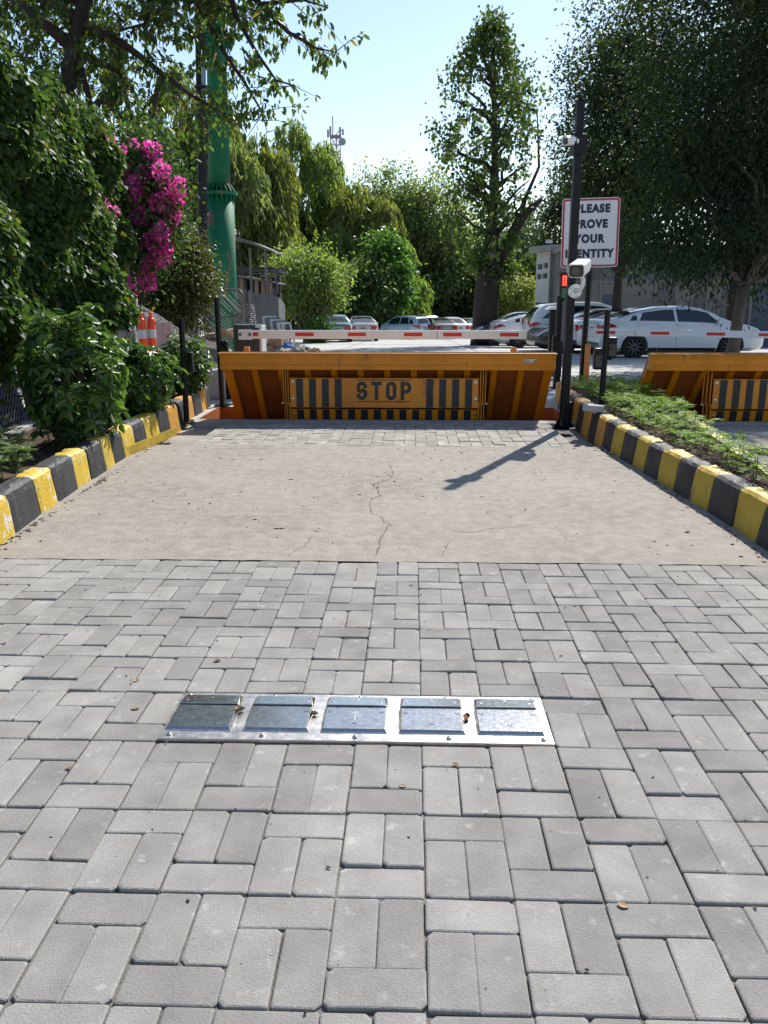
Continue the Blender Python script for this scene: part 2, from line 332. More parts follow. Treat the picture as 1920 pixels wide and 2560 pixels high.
def pave(name, label, rows, c0, c1, limit, skip, z0=0.0, x0=X0, warm=False):
    base = MB().box(x0+c0*LC, x0+c1*LC, rows[0], rows[-1], -.08, z0-.0095).build(name, 'joint_sand'); tag(base, label, None, None, 'structure')
    items = []
    for r in range(len(rows)-1):
        ya, yb = rows[r], rows[r+1]; d = yb-ya; hw = d/3
        for c in range(c0, c1):
            if skip(c, (ya+yb)/2): continue
            xc = x0+(c+.5)*LC; far = (c % 2 == 0)      # even columns: the crosswise paver lies on the far side
            items.append(('H', xc, (yb-hw/2) if far else (ya+hw/2), hw)); yc = (ya+hw) if far else (yb-hw)
            for s in (-1, 1): items.append(('V', xc+s*LC/4, yc, hw))
    vis = lambda it: abs(it[1]-.0+it[2]*.03) < (960/F)*(it[2]*.97+.33)+.1 and it[2] > 1.25
    items.sort(key=lambda it: (not vis(it), it[2])); rest = MB(); n = 0
    for it in items:
        k, x, y, hw = it; jx, jy, jz = random.gauss(0, .0012), random.gauss(0, .0012), random.gauss(0, .0014)
        if random.random() < .05: jz -= .004
        rot = (random.gauss(0, .007), random.gauss(0, .007), random.gauss(0, .006)); me = random.choice((WV if warm else VM) if k == 'V' else (WH if warm else HM))
        if n < limit and (vis(it) or limit > 400):
            o = bpy.data.objects.new('paver', me); COL.objects.link(o); o.parent = base; o.location = (x+jx, y+jy, z0+jz); o.rotation_euler = rot
            o.scale = (1, hw/.1067 if k == 'V' else (hw-.004)/.1027, 1); n += 1
        else:
            mx = T(x+jx, y+jy, z0+jz) @ Matrix.Rotation(rot[2], 4, 'Z') @ Matrix.Rotation(rot[0], 4, 'X') @ Matrix.Rotation(rot[1], 4, 'Y') @ Matrix.Diagonal((1, hw/.1067 if k == 'V' else (hw-.004)/.1027, 1, 1))
            rest.add([mx @ v.co for v in me.vertices], [tuple(p.vertices) for p in me.polygons])
    if rest.v: o = rest.build('paver_field', 'paver_rest', base); o['kind'] = 'stuff'
    return base
pave('pavement', 'grey concrete block paving laid in a basket pattern in the foreground', ROWS, -14, 13, 300, lambda c, y: -4 <= c <= 1 and 2.39 < y < 2.728)
SR = [7.76, 8.06, 8.36, 8.66, 8.96, 9.19]
pave('paver_strip', 'narrow strip of grey block paving in front of the road blocker', SR, -10, 7, 300, lambda c, y: X0+c*LC > 1.35+.2 or X0+c*LC < -2.32, warm=True)
pave('paver_strip', 'strip of grey block paving in the neighbouring lane beyond the seedling bed', SR, 14, 22, 300, lambda c, y: False, warm=True)
MB().box(PX0-.02, PX1+.02, 9.194, PY0, -.3, .003).build('pit_edge', 'edge_concrete').__setitem__('kind', 'structure'); bpy.data.objects['pit_edge']['label'] = 'concrete edge beam in front of the lane road blocker'
o = MB().box(PX0+BS-.3, PX1+BS+.02, 9.194, PY0, -.3, .003).build('pit_edge', 'edge_concrete'); tag(o, 'concrete edge beam of the neighbouring lane blocker', None, None, 'structure')
# slab with uneven ends
sb = MB(); nx, ny = 60, 40; P = []
for j in range(ny+1):
    row = []
    for i in range(nx+1):
        x = -2.6+4.7*i/nx; t = j/ny
        y0 = 4.250+.004*math.sin(x*9)+.004*math.sin(x*23+1); y1 = 7.752+.008*math.sin(x*7+2)
        row.append((x, y0+(y1-y0)*t, .002+.0022*math.sin(x*2.3+t*5)*math.sin(t*9+x)+random.gauss(0, .0006)))
    P.append(row)
sb.grid(P); slab = sb.build('concrete_slab', 'slab', smooth=True); tag(slab, 'worn cracked concrete slab across the lane between the two paved areas', None, None, 'structure')
o = MB().box(3.2, 7.5, .5, 9.19, -.2, 0).build('concrete_slab', 'slab'); tag(o, 'concrete slab of the neighbouring lane beyond the bed', None, None, 'structure')
def crack(pts, w0, w1):
    mb = MB(); g = [gd(400+x*.663, 1040+y*.663, .006) for x, y in pts]; L = []
    for a, b in zip(g[:-1], g[1:]):
        k = max(2, int((b-a).length/.03))
        L += [a.lerp(b, i/k)+Vector((random.gauss(0, .006), random.gauss(0, .006), 0)) for i in range(k)]
    L.append(g[-1]); vs = []
    for i, p in enumerate(L):
        d = (L[min(i+1, len(L)-1)]-L[max(i-1, 0)]).normalized(); n = Vector((-d.y, d.x, 0)); t = i/len(L)
        ww = .47*(w0+(w1-w0)*math.sin(math.pi*t))*random.uniform(.15, 1.6); vs += [p+n*ww/2, p-n*ww/2]
    mb.add(vs, [(2*i, 2*i+1, 2*i+3, 2*i+2) for i in range(len(L)-1)]); return mb.build('crack', 'crack', slab)
crack([(862, 165), (880, 215), (868, 235), (805, 258), (822, 272), (826, 300), (790, 315), (793, 345), (800, 365), (825, 375), (848, 400), (868, 408)], .003, .011)
crack([(868, 408), (850, 435), (830, 455), (825, 490), (812, 530)], .004, .010)
crack([(868, 408), (925, 415), (1010, 420), (1110, 432), (1155, 440), (1250, 425), (1340, 415), (1400, 408), (1480, 398), (1525, 397), (1659, 403)], .002, .006)
crack([(455, 412), (500, 420), (560, 425), (620, 437), (690, 445), (740, 458)], .002, .006)
crack([(1110, 462), (1085, 480), (1065, 525)], .002, .005)
crack([(360, 515), (430, 515), (490, 525), (510, 505), (545, 490), (575, 450)], .002, .005)
crack([(30, 128), (90, 135), (240, 122), (420, 121), (600, 125), (760, 119)], .003, .011)
crack([(1180, 130), (1400, 128), (1560, 122)], .002, .006)
crack([(0, 298), (60, 297), (105, 300)], .002, .008)
# scattered grit and litter on the slab (too many to count)
def grit(name, n, m, smin, smax, xr, yr, label, zf=lambda x, y: .002, bias=None):
    V = []; F6 = [(0, 2, 4), (0, 4, 3), (0, 3, 5), (0, 5, 2), (1, 4, 2), (1, 3, 4), (1, 5, 3), (1, 2, 5)]
    for _ in range(n):
        x, y = bias() if bias else (random.uniform(*xr), random.uniform(*yr)); s = random.uniform(smin, smax); a = random.uniform(0, 6.3); ca, sa = math.cos(a), math.sin(a); l = random.uniform(1, 2.2)
        z = zf(x, y)
        for u, v, q in ((0, 0, s*.5), (0, 0, -s*.2), (s*l, 0, 0), (-s*l, 0, 0), (0, s, 0), (0, -s, 0)): V.append((x+u*ca-v*sa, y+u*sa+v*ca, z+q))
    o = link(name, raw_mesh(name, np.array(V), 6, F6), m); tag(o, label, None, None, 'stuff'); return o
grit('pebbles', 340, 'pebble', .0025, .008, (-2.2, 1.7), (4.35, 7.7), 'tiny pale pebbles scattered over the concrete slab')
grit('leaf_litter', 130, 'litter', .003, .011, (-2.2, 1.7), (4.35, 7.7), 'dark crumbs of leaf litter scattered over the slab')
grit('sand_specks', 150, 'pebble', .0012, .0035, (-1.6, 1.7), (1.35, 4.2), 'pale sand specks scattered over the foreground paving')
grit('paving_crumbs', 80, 'litter', .0015, .005, (-1.6, 1.7), (1.35, 4.2), 'dark crumbs scattered over the foreground paving')
def kb():
    y = random.uniform(4.3, 8.4); s = random.random() < .5
    return ((-2.27-.03*(y-4.7)+abs(random.gauss(0, .03)), y) if s else (1.93-.055*(y-4.5)-abs(random.gauss(0, .05))-.02, y))
grit('kerb_litter', 420, 'litter', .003, .012, 0, 0, 'dirt and leaf crumbs gathered along the kerb feet', bias=kb)
# ---------------------------------------------------------------- kerbs
def kerb(name, label, path, side, scheme, H=.247, Wd=.15):
    root = thing(name, label, None, (path[0][0], path[0][1], 0)); root['kind'] = 'structure'
    prof = [(0, -.06), (.004, .0), (.028, .19), (.038, .225), (.058, .243), (.085, H), (Wd, H), (Wd, -.06)]
    JO = []
    for i in range(len(path)):
        s_, w_k = random.gauss(0, .006), []
        for q in range(len(prof)): s_ += random.gauss(0, .006); w_k.append(max(-.02, min(.02, s_)))
        JO.append(w_k)
    for i in range(len(path)-1):
        a, b = Vector((*path[i], 0)), Vector((*path[i+1], 0)); d = (b-a).normalized(); n = Vector((-d.y, d.x, 0))*(1 if side < 0 else -1)
        L = (b-a).length; mb = MB(); rows = []; dz, dn = random.gauss(0, .005), random.gauss(0, .004); K = 7
        for k in range(K+1):
            t = k/K; e = min(t, 1-t); sh = .006 if e < .01 else 0
            p = a+d*(.002+(L-.004)*t)
            rows.append([p+d*(JO[i][q]*(1-t)+JO[i+1][q]*t)+n*(u+(sh if 0 < q < 6 else 0)+dn+random.gauss(0, .0022))+Vector((0, 0, v+dz-(sh if q > 3 and q < 7 else 0)+random.gauss(0, .0022))) for q, (u, v) in enumerate(prof)])
        mb.grid(rows); m = len(prof); mb.f += [tuple(range(m)), tuple(range(K*m, K*m+m))[::-1]]
        mb.build('kerb_stone', scheme[i], root, smooth=False)
    return root
Lk = [(-2.22, 3.1), (-2.23, 3.5), (-2.245, 3.9), (-2.26, 4.32), (-2.275, 4.727), (-2.315, 5.163), (-2.335, 5.5), (-2.36, 5.9), (-2.375, 6.22), (-2.385, 6.566), (-2.395, 6.829), (-2.405, 7.1), (-2.41, 7.42), (-2.42, 7.79), (-2.425, 8.2), (-2.43, 8.6), (-2.435, 8.98), (-2.44, 9.32), (-2.445, 9.68), (-2.455, 10.06), (-2.475, 10.4), (-2.50, 10.72)]
ys, bs, og = 'yellow_paint', 'black_paint', 'orange_kerb_paint'
sch = []
for i in range(len(Lk)-1):
    yel = (i % 2 == 1)          # stone 3 (4.32-4.73) is yellow
    sch.append((og if Lk[i][1] > 7.9 else 'yellow_paint_worn' if Lk[i][1] < 5.6 else ys) if yel else bs)
kerb('kerb', 'left kerb painted in yellow and black stripes in front of the leafy shrubs', Lk, -1, sch)
Rk = [(1.97, 3.2), (1.955, 3.6), (1.94, 3.98), (1.93, 4.34), (1.915, 4.675), (1.90, 4.99), (1.885, 5.40), (1.862, 5.705), (1.842, 6.0), (1.818, 6.32), (1.795, 6.614), (1.778, 6.917), (1.76, 7.25), (1.748, 7.524), (1.738, 7.82), (1.735, 8.16), (1.742, 8.5), (1.75, 8.85), (1.755, 9.2), (1.76, 9.55), (1.765, 9.9), (1.77, 10.25), (1.79, 10.6), (1.83, 10.95)]
sch = []
for i in range(len(Rk)-1):
    yel = (i % 2 == 0)          # stone 4 (4.675-4.99) is yellow
    sch.append((og if Rk[i][1] > 7.6 else 'yellow_paint_dull') if yel else 'black_paint_dusty')
kerb('kerb', 'right kerb painted in yellow and black stripes along the seedling bed', Rk, 1, sch)
Ck = [(2.18+.15, 3.2), (2.36, 4.4), (2.41, 5.4), (2.47, 6.06), (2.56, 7.0), (2.67, 7.9), (2.74, 8.7), (2.80, 9.2), (2.84, 9.9), (2.88, 10.5), (2.93, 11.0)]
Ck = [(x-.0, y) for x, y in Ck]; C2 = []
for (xa, ya), (xb, yb) in zip(Ck[:-1], Ck[1:]):
    k = max(1, round((yb-ya)/.33)); C2 += [(xa+(xb-xa)*i/k, ya+(yb-ya)*i/k) for i in range(k)]
C2.append(Ck[-1])
kerb('kerb', 'far kerb of the seedling bed along the neighbouring lane', C2, -1, [(ys if i % 2 else bs) for i in range(len(C2)-1)])
kerb('kerb', 'short kerb closing the far end of the seedling bed', [(1.84, 11.0), (2.3, 11.04), (2.78, 11.02)], -1, [og, og])
# beds of soil: lumpy sheets
def soil(name, label, left, right, ys_, z):
    P = []
    for y in np.linspace(ys_[0], ys_[1], int((ys_[1]-ys_[0])/.05)):
        a, b = left(y), right(y); P.append([(a+(b-a)*t, y, z+random.gauss(0, .010)+.015*math.sin(y*5+t*6)) for t in np.linspace(0, 1, 12)])
    o = MB().grid(P).build(name, 'soil'); return tag(o, label, None, None, 'structure')
ip = lambda path, off: (lambda y: float(np.interp(y, [p[1] for p in path], [p[0] for p in path]))+off)
soil('bed_soil', 'dark brown soil of the raised seedling bed between the kerbs', ip(Rk, .14), ip(C2, -.14), (3.2, 11.0), .215)
soil('bed_soil', 'dark shaded soil of the planting bed under the left shrubs', lambda y: -3.5, ip(Lk, -.14), (3.1, 10.8), .17)
# ---------------------------------------------------------------- steel floor plate with five raised blocks
PZ = .004
pl = thing('steel_floor_plate', 'flat stainless steel strip set in the paving with five raised blocks', 'floor plate', (-.174, 2.56, 0))
MB().box(-.783, .450, 2.402, 2.716, -.05, PZ).build('base_plate', 'steel_plate', pl, bevel=.0015)
def screw(x, y, z, r, parent, m='bolt_steel'):
    s = MB().lathe([(r, 0), (r, r*.3), (r*.75, r*.7), (r*.35, r*.8)], 12, T(x, y, z)).build('bolt', m, parent, smooth=True)
    MB().lathe([(r*.34, 0), (r*.34, .0012)], 6, T(x, y, z+r*.8-.0004)).build('socket', 'dark_recess', s)
for i in range(5):
    screw(-.752+.2925*i, 2.692, PZ, .0085, pl); screw(-.752+.2925*i, 2.424, PZ, .0085, pl)
for i in range(5):
    xc = -.174+(i-2)*.2475; hw = .1065; y0, y1 = 2.450, 2.690; ym = 2.606; b = thing.__call__ if False else None
    # near panel: bevelled on the near edge and both ends, tilted a little; far strip a step higher
    h1, h2 = .011, .015
    near = MB(); near.add([(xc-hw, y0, PZ), (xc+hw, y0, PZ), (xc+hw, ym, PZ), (xc-hw, ym, PZ), (xc-hw+.004, y0+.002, PZ+.004), (xc+hw-.004, y0+.002, PZ+.004), (xc-hw+.008, y0+.010, PZ+h1), (xc+hw-.008, y0+.010, PZ+h1), (xc+hw-.008, ym, PZ+h1), (xc-hw+.008, ym, PZ+h1)],
        [(0, 1, 5, 4), (4, 5, 7, 6), (6, 7, 8, 9), (1, 2, 8, 7, 5), (0, 4, 6, 9, 3), (2, 3, 9, 8), (3, 2, 1, 0)])
    blk = near.build('raised_block', 'steel_scuffed', pl, bevel=.0008)
    fs_ = MB(); yf = ym+.004
    fs_.add([(xc-hw+.004, yf, PZ), (xc+hw-.004, yf, PZ), (xc+hw-.004, y1, PZ), (xc-hw+.004, y1, PZ), (xc-hw+.008, yf, PZ+h2+.002), (xc+hw-.008, yf, PZ+h2+.002), (xc+hw-.016, y1-.008, PZ+.0095), (xc-hw+.016, y1-.008, PZ+.0095)],
        [(0, 1, 5, 4), (4, 5, 6, 7), (1, 2, 6, 5), (3, 0, 4, 7), (2, 3, 7, 6), (3, 2, 1, 0)])
    strip = fs_.build('rear_strip', 'steel_scuffed', blk, bevel=.0008)
    MB().box(xc-hw+.009, xc+hw-.009, ym+.0015, ym+.0035, PZ, PZ+h1+.001).build('slot', 'dark_recess', blk)
    for sx, sy in ((-.085, 2.572), (.085, 2.572), (0, 2.498)):
        MB().lathe([(.0068, 0), (.0068, .0006)], 14, T(xc+sx, sy, PZ+h1-.0001)).build('screw', 'dark_recess', blk)
        MB().lathe([(.0046, 0), (.0040, .0012)], 12, T(xc+sx, sy-.001, PZ+h1+.0003)).build('screw_head', 'bolt_steel', blk)
    for sx, u in ((-.08, .4), (.08, .4), (0, .72)):
        zz = PZ+h2+.002+(.0095-h2-.002)*u
        MB().lathe([(.0058, 0), (.0048, .0012)], 12, T(xc+sx, yf+(y1-.008-yf)*u, zz)).build('screw_head', 'bolt_steel', blk)
    if i == 2:   # scratched arrow
        a = MB(); zt = PZ+h1+.0005
        for p, q in (((0, 2.516), (0, 2.572)), ((0, 2.572), (-.022, 2.548)), ((0, 2.572), (.022, 2.548)), ((0.004, 2.556), (-.016, 2.530)), ((.004, 2.556), (.018, 2.534))):
            p, q = Vector((xc+p[0], p[1], zt)), Vector((xc+q[0], q[1], zt)); d = (q-p).normalized(); n = Vector((-d.y, d.x, 0))*.0009; a.add([p+n, p-n, q-n, q+n], [(0, 1, 2, 3)])
        a.build('arrow_mark', 'scratch_mark', blk)
# ---------------------------------------------------------------- fallen leaves
def leaf_thing(name, label, pos, L, W, rz, m, curl=.25, group=None, cat='leaf'):
    P = []
    for i in range(7):
        t = i/6; wv = W*math.sin(math.pi*min(1, t*.94+.04))**.8
        P.append([((t-.5)*L, s*wv/2, L*curl*((t-.5)**2*1.2+.5*(s*wv/L)**2*2)+.001) for s in (-1, -.5, 0, .5, 1)])
    a = MB().grid(P); low = [[(x, y, z-.0012) for x, y, z in r] for r in P]; a.grid(low, True)
    o = a.build(name, m); o.location = pos; o.rotation_euler = (random.uniform(-.1, .1), random.uniform(-.1, .1), rz); return tag(o, label, cat, group)
lf = lambda px, py, z=.002: gd(px, py, z)
leaf_thing('fallen_leaf', 'curled pale brown leaf on the paving above the left end of the steel strip', lf(543, 1653), .028, .016, .2, 'dry_leaf', .5)
leaf_thing('fallen_leaf', 'narrow brown leaf lying on a paver joint left of the steel strip', lf(338, 1703), .030, .014, .6, 'dry_leaf', .5)
leaf_thing('fallen_leaf', 'flat tan leaf on the paving left of the steel strip', lf(338, 1772), .028, .018, .1, 'dry_leaf', .15)
leaf_thing('fallen_leaf', 'small orange leaf on the paver just below the steel strip', lf(1138, 1912), .022, .014, .3, 'dry_leaf', .3)
leaf_thing('fallen_leaf', 'small brown leaf in a joint below the middle of the steel strip', lf(1006, 1966), .020, .012, -.2, 'dry_leaf', .3)
leaf_thing('fallen_leaf', 'pale dry leaf near the lower right on a crosswise paver', lf(1557, 2264), .026, .018, -.4, 'dry_leaf', .15)
leaf_thing('fallen_leaf', 'grey brown leaf on the paving at the far left below the strip', lf(173, 1920), .022, .012, .4, 'dry_leaf', .3)
leaf_thing('fallen_leaf', 'tiny red brown leaf at the left edge of the paving', lf(43, 1706), .012, .008, .5, 'dry_leaf_red', .3)
leaf_thing('fallen_leaf', 'crumpled dark red leaf between the two right blocks of the steel strip', lf(1167, 1797, .006), .040, .024, 1.4, 'dry_leaf_red', .9)
leaf_thing('fallen_leaf', 'crumpled tan leaf between the two left blocks of the steel strip', lf(600, 1778, .006), .036, .026, .5, 'dry_leaf', .9)
leaf_thing('fallen_leaf', 'pale shrivelled leaf between the second and third block of the steel strip', lf(784, 1787, .006), .034, .020, -.3, 'dry_leaf', .8)
leaf_thing('fallen_leaf', 'reddish leaf on the slab beside the left kerb', lf(257, 1201), .05, .024, .3, 'dry_leaf_red', .3)
leaf_thing('fallen_leaf', 'orange leaf lying at the foot of the camera pole', lf(1425, 1085), .05, .03, .3, 'dry_leaf', .4)
leaf_thing('fallen_leaf', 'dark curled leaf on the slab near the right kerb', lf(1718, 1331), .035, .018, .2, 'dry_leaf_red', .5)
# ---------------------------------------------------------------- road blockers
YB, ZT = 9.42, .715; XL, XR = -2.09, 1.55
bk = thing('road_blocker', 'raised orange road blocker with black striped STOP panel across the lane', 'road blocker', (-.27, YB, 0))
A, B_ = Vector((0, YB+.06, ZT-.01)), Vector((0, YB+.98, -.24)); dv = (B_-A).normalized(); nv = Vector((0, -dv.z, dv.y)); nv = nv if nv.y < 0 else -nv   # towards the viewer
def slope_box(mb, x0, x1, s0, s1, d0, d1):     # along slope s, depth d towards the viewer
    vs = [Vector((x, 0, 0))+A+dv*s+nv*d for s in (s0, s1) for d in (d0, d1) for x in (x0, x1)]
    mb.add(vs, ((0, 1, 3, 2), (4, 6, 7, 5), (0, 4, 5, 1), (2, 3, 7, 6), (0, 2, 6, 4), (1, 5, 7, 3)))
SL = (B_-A).length
mb = MB(); slope_box(mb, XL, XR, -.02, SL, -.02, 0); mb.build('deck_plate', 'primer_red', bk)
mb = MB(); slope_box(mb, XL, XR, -.02, SL, -.026, -.0205); mb.build('deck_top', 'blocker_top', bk)
for k in range(13):
    xc = XL+.05+(XR-XL-.1)*k/12; mb = MB(); wv = .048 if k in (0, 12) else .034; slope_box(mb, xc-wv, xc+wv, .06, SL-.02, .001, .055); mb.build('rib', 'blocker_orange', bk, bevel=.004)
mb = MB().prism([(YB-.02, ZT), (YB-.005, .66), (YB+.0, .605), (YB-.014, .60), (YB-.004, .545), (YB+.10, .545), (YB+.13, .60), (YB+.10, ZT)], XL, XR, 'x'); mb.build('lip', 'blocker_orange', bk, bevel=.003)
MB().box(XL-.012, XR+.012, YB-.035, YB+.12, ZT+.001, ZT+.011).build('edge_bar', 'blocker_top', bk, bevel=.002)
PC = (XL+XR)/2-.035; PW = 1.045; YP = YB+.14
pn = MB().box(PC-PW, PC+PW, YP, YP+.012, .118, .445).build('stop_panel', 'blocker_orange', bk, bevel=.002)
for s in (-1, 1):
    for k in range(4):
        xa = PC+s*(PW-.07-.143*k-.039); MB().box(xa-.039, xa+.039, YP-.002, YP-.0005, .122, .437).build('stripe', 'stripe_black', pn)
    for z in (.40, .215):
        q = MB().lathe([(.016, 0), (.016, .003), (.009, .004), (.009, .011), (.004, .012)], 12, T(PC+s*(PW-.032), YP-.0005, z) @ Rm(90, 'X')); q.build('bolt', 'bolt_steel', pn, smooth=False)
for z in (.424, .187): MB().box(PC-.30, PC+.30, YP-.002, YP-.0005, z-.005, z+.005).build('rule', 'stripe_black', pn)
def arc(cx, cz, rx, rz, a0, a1, n=9): return [(cx+rx*math.cos(R(a0+(a1-a0)*i/n)), cz+rz*math.sin(R(a0+(a1-a0)*i/n))) for i in range(n+1)]
def stroke(mb, pts, wd, closed=False):
    n = len(pts); vs = []
    for i in range(n):
        a, c = pts[(i-1) % n] if (closed or i) else pts[0], pts[(i+1) % n] if (closed or i < n-1) else pts[-1]; d = Vector((c[0]-a[0], 0, c[1]-a[1])).normalized(); q = Vector((-d.z, 0, d.x))*wd/2; p = Vector((pts[i][0], YP-.0022, pts[i][1])); vs += [p+q, p-q]
    mb.add(vs, [(2*i, 2*i+1, (2*i+3) % (2*n), (2*i+2) % (2*n)) for i in range(n if closed else n-1)])
zl, hl, wl, sw = .305, .205, .118, .041; lx0 = PC-.245; rx_, r2_ = wl/2-sw/2, (hl-sw)/4
for k, ch in enumerate('STOP'):
    cx_ = lx0+.163*k; mb = MB(); zt_, zb_ = zl+hl/2-sw/2, zl-hl/2+sw/2
    if ch == 'S': stroke(mb, [(cx_+rx_, zt_-r2_*1.25)]+arc(cx_, zt_-rx_, rx_, rx_, 0, 180)+arc(cx_, zl+r2_*.55, rx_, r2_*.75, 190, 250, 4)+arc(cx_, zl-r2_*.55, rx_, r2_*.75, 70, 0, 4)+arc(cx_, zb_+rx_, rx_, rx_, 0, -180)+[(cx_-rx_, zb_+r2_*1.25)], sw)
    if ch == 'T': mb.box(cx_-wl/2, cx_+wl/2, YP-.0024, YP-.0012, zl+hl/2-sw, zl+hl/2).box(cx_-sw/2, cx_+sw/2, YP-.0024, YP-.0012, zl-hl/2, zl+hl/2-sw-.0001)
    if ch == 'O': stroke(mb, arc(cx_, zt_-rx_, rx_, rx_, 0, 180)+arc(cx_, zb_+rx_, rx_, rx_, 180, 360), sw, True)
    if ch == 'P': stroke(mb, [(cx_-rx_, zb_-sw/2), (cx_-rx_, zt_+sw/2)], sw); mb.add([(x, YP-.0022, z) for x, z in ((cx_-rx_+sw/2, zt_+sw/2), (cx_, zt_+sw/2), (cx_, zt_-sw/2), (cx_-rx_+sw/2, zt_-sw/2))], [(0, 1, 2, 3)]); stroke(mb, arc(cx_+.002, zt_-.046, rx_, .046, 90, -90), sw*.98); mb.add([(x, YP-.0022, z) for x, z in ((cx_-rx_+sw/2, zt_-.092+sw/2), (cx_+.002, zt_-.092+sw/2), (cx_+.002, zt_-.092-sw/2), (cx_-rx_+sw/2, zt_-.092-sw/2))], [(0, 1, 2, 3)])
    mb.build('letter', 'stripe_black', pn)
mx = T(0, YP+.02, .085) @ Rm(14, 'X')
lp = MB().box(PC-PW, PC+PW, 0, .012, -.24, .012, mx).build('lower_panel', 'blocker_orange', bk)
for k in range(14):
    xa = PC-PW+.109+.1435*k; MB().box(xa-.039, xa+.039, -.002, -.0005, -.24, .010, mx).build('stripe', 'stripe_black', lp)
for s in (-1, 1): MB().lathe([(.014, 0), (.014, .003), (.008, .008)], 12, mx @ T(PC+s*(PW-.032), -.0005, -.05) @ Rm(90, 'X')).build('bolt', 'bolt_steel', lp)
for s in (-1, 1):
    for k in range(3):
        xa = PC+s*(PW+.022+.030*k); MB().box(xa-.005, xa+.005, YP+.01+.03*k, YP+.10, .15, .56).build('fold_bar', 'blocker_orange', bk)
        xb = xa-s*.014; MB().box(xb-.005, xb+.005, YP+.0+.03*k, YP+.085, -.15, .17).build('fold_bar', 'blocker_orange', bk)
    MB().lathe([(.012, 0), (.012, .012), (.006, .014)], 10, T(PC+s*(PW+.095), YP+.05, .16) @ Rm(90, 'X')).build('pivot_bolt', 'bolt_steel', bk)
pit = MB(); d = -.42
pit.add([(PX0, PY0, -.012), (PX1, PY0, -.012), (PX1, PY1, -.012), (PX0, PY1, -.012), (PX0, PY0, d), (PX1, PY0, d), (PX1, PY1, d), (PX0, PY1, d)], [(4, 5, 6, 7), (0, 4, 5, 1)[::-1], (1, 5, 6, 2)[::-1], (2, 6, 7, 3)[::-1], (3, 7, 4, 0)[::-1]])
pit.build('pit_lining', 'primer_red', bk)
fr = MB(); fr.box(PX0, PX0+.012, PY0, PY1, -.2, .006); fr.build('pit_frame', 'primer_red', bk); MB().box(PX1-.012, PX1, PY0, PY1, -.2, .006).build('pit_frame', 'primer_red', bk)
bk2 = copy_tree(bk, (bk.location.x+BS, YB, 0)); bk2['label'] = 'orange road blocker with striped panel in the neighbouring lane beyond the seedlings'
for o in (bk, bk2): o['group'] = 'road blockers'
st = MB().box(1.205, 1.335, YB-.0245, YB-.0215, .632, .668).build('maker_plate', 'silver_trim', bk)
MB().box(1.312, 1.330, YB-.0255, YB-.0247, .636, .654).build('printed_square', 'dark_recess', st)
for i, zz in enumerate((.660, .653, .645, .638)): MB().box(1.212, 1.255+.02*((i*7) % 3), YB-.0255, YB-.0247, zz-.0015, zz+.0012).build('print_line', 'box_grey', st)
# yellow steel angle at the left kerb foot
a0, a1 = gd(318, 1142), gd(440, 1090); ang = thing('steel_angle', 'loose yellow painted steel angle lying against the foot of the left kerb', 'steel angle', tuple(a0))
dd = (a1-a0); L = dd.length; mx = Matrix.Translation(a0) @ Matrix.Rotation(math.atan2(dd.y, dd.x), 4, 'Z')
MB().box(0, L, -.004, .004, .006, .085, mx).build('upright_flange', 'yellow_paint_dull', ang)
MB().box(0, L, .0045, .11, .003, .010, mx).build('flat_flange', 'yellow_paint_dull', ang)
# ---------------------------------------------------------------- boom barriers
def tapes(root, x0, x1, y, z, marks, h=.042, parent=None):
    for a, b in marks: MB().box(a, b, y-.0025, y-.0005, z-h/2, z+h/2).build('red_tape', 'red_tape', parent or root)
YA = 11.6; zc = at(900, 836.5, YA).z; xa, xb = at(592, 836, YA).x, at(1315, 836, YA).x
br = thing('boom_barrier', 'white boom barrier with red tapes and dark cabinet behind the STOP blocker', 'boom barrier', (at(620, 850, YA).x, YA+.2, 0), 'boom barriers')
arm = MB().box(at(655, 836, YA).x-.25, xb, YA, YA+.045, zc-.055, zc+.055).build('arm', 'white_paint', br, bevel=.006)
jx = at(1093, 836, YA).x
MB().box(jx-.003, jx+.003, YA-.0022, YA-.0004, zc-.054, zc+.054).build('arm_joint', 'box_grey', arm)
MB().box(xb+.001, xb+.012, YA-.002, YA+.047, zc-.058, zc+.058).build('end_cap', 'white_plastic', arm, bevel=.004)
for p in ((632, 645.5), (738, 784.5), (870, 915), (1010, 1056), (1108, 1154), (1250, 1297)): tapes(br, 0, 0, YA, zc+.002, [(at(p[0], 835, YA).x, at(p[1], 835, YA).x)], .047, arm)
bx0, bx1 = at(595, 836, YA-.03).x, at(650, 836, YA-.03).x
brk = MB().box(bx0, at(631, 836, YA).x, YA-.02, YA-.004, zc-.068, zc+.062).build('arm_bracket', 'white_paint', br, bevel=.01)
for px in (601, 625.5): MB().lathe([(.022, 0), (.022, .004), (.013, .006), (.013, .014)], 12, T(at(px, 836, YA).x, YA-.0195, zc) @ Rm(90, 'X')).build('bolt', 'box_grey', brk)
cx0, cx1, ct = at(584, 836, YA+.1).x, at(655, 836, YA+.1).x, at(600, 812, YA+.08).z
cb = MB().box(cx0, cx1-.035, YA+.08, YA+.42, 0.02, ct).build('cabinet', 'cabinet_dark', br, bevel=.008)
MB().box(cx1-.034, cx1, YA+.075, YA+.42, .02, ct-.012).build('side_cover', 'silver_trim', br, bevel=.006)
MB().box(cx0+.30, cx1+.002, YA+.07, YA+.074, ct-.04, ct-.003).build('hinge_plate', 'silver_trim', br)
MB().box(cx0-.03, cx1+.03, YA+.04, YA+.46, 0, .0195).build('base_plate', 'box_grey', br)
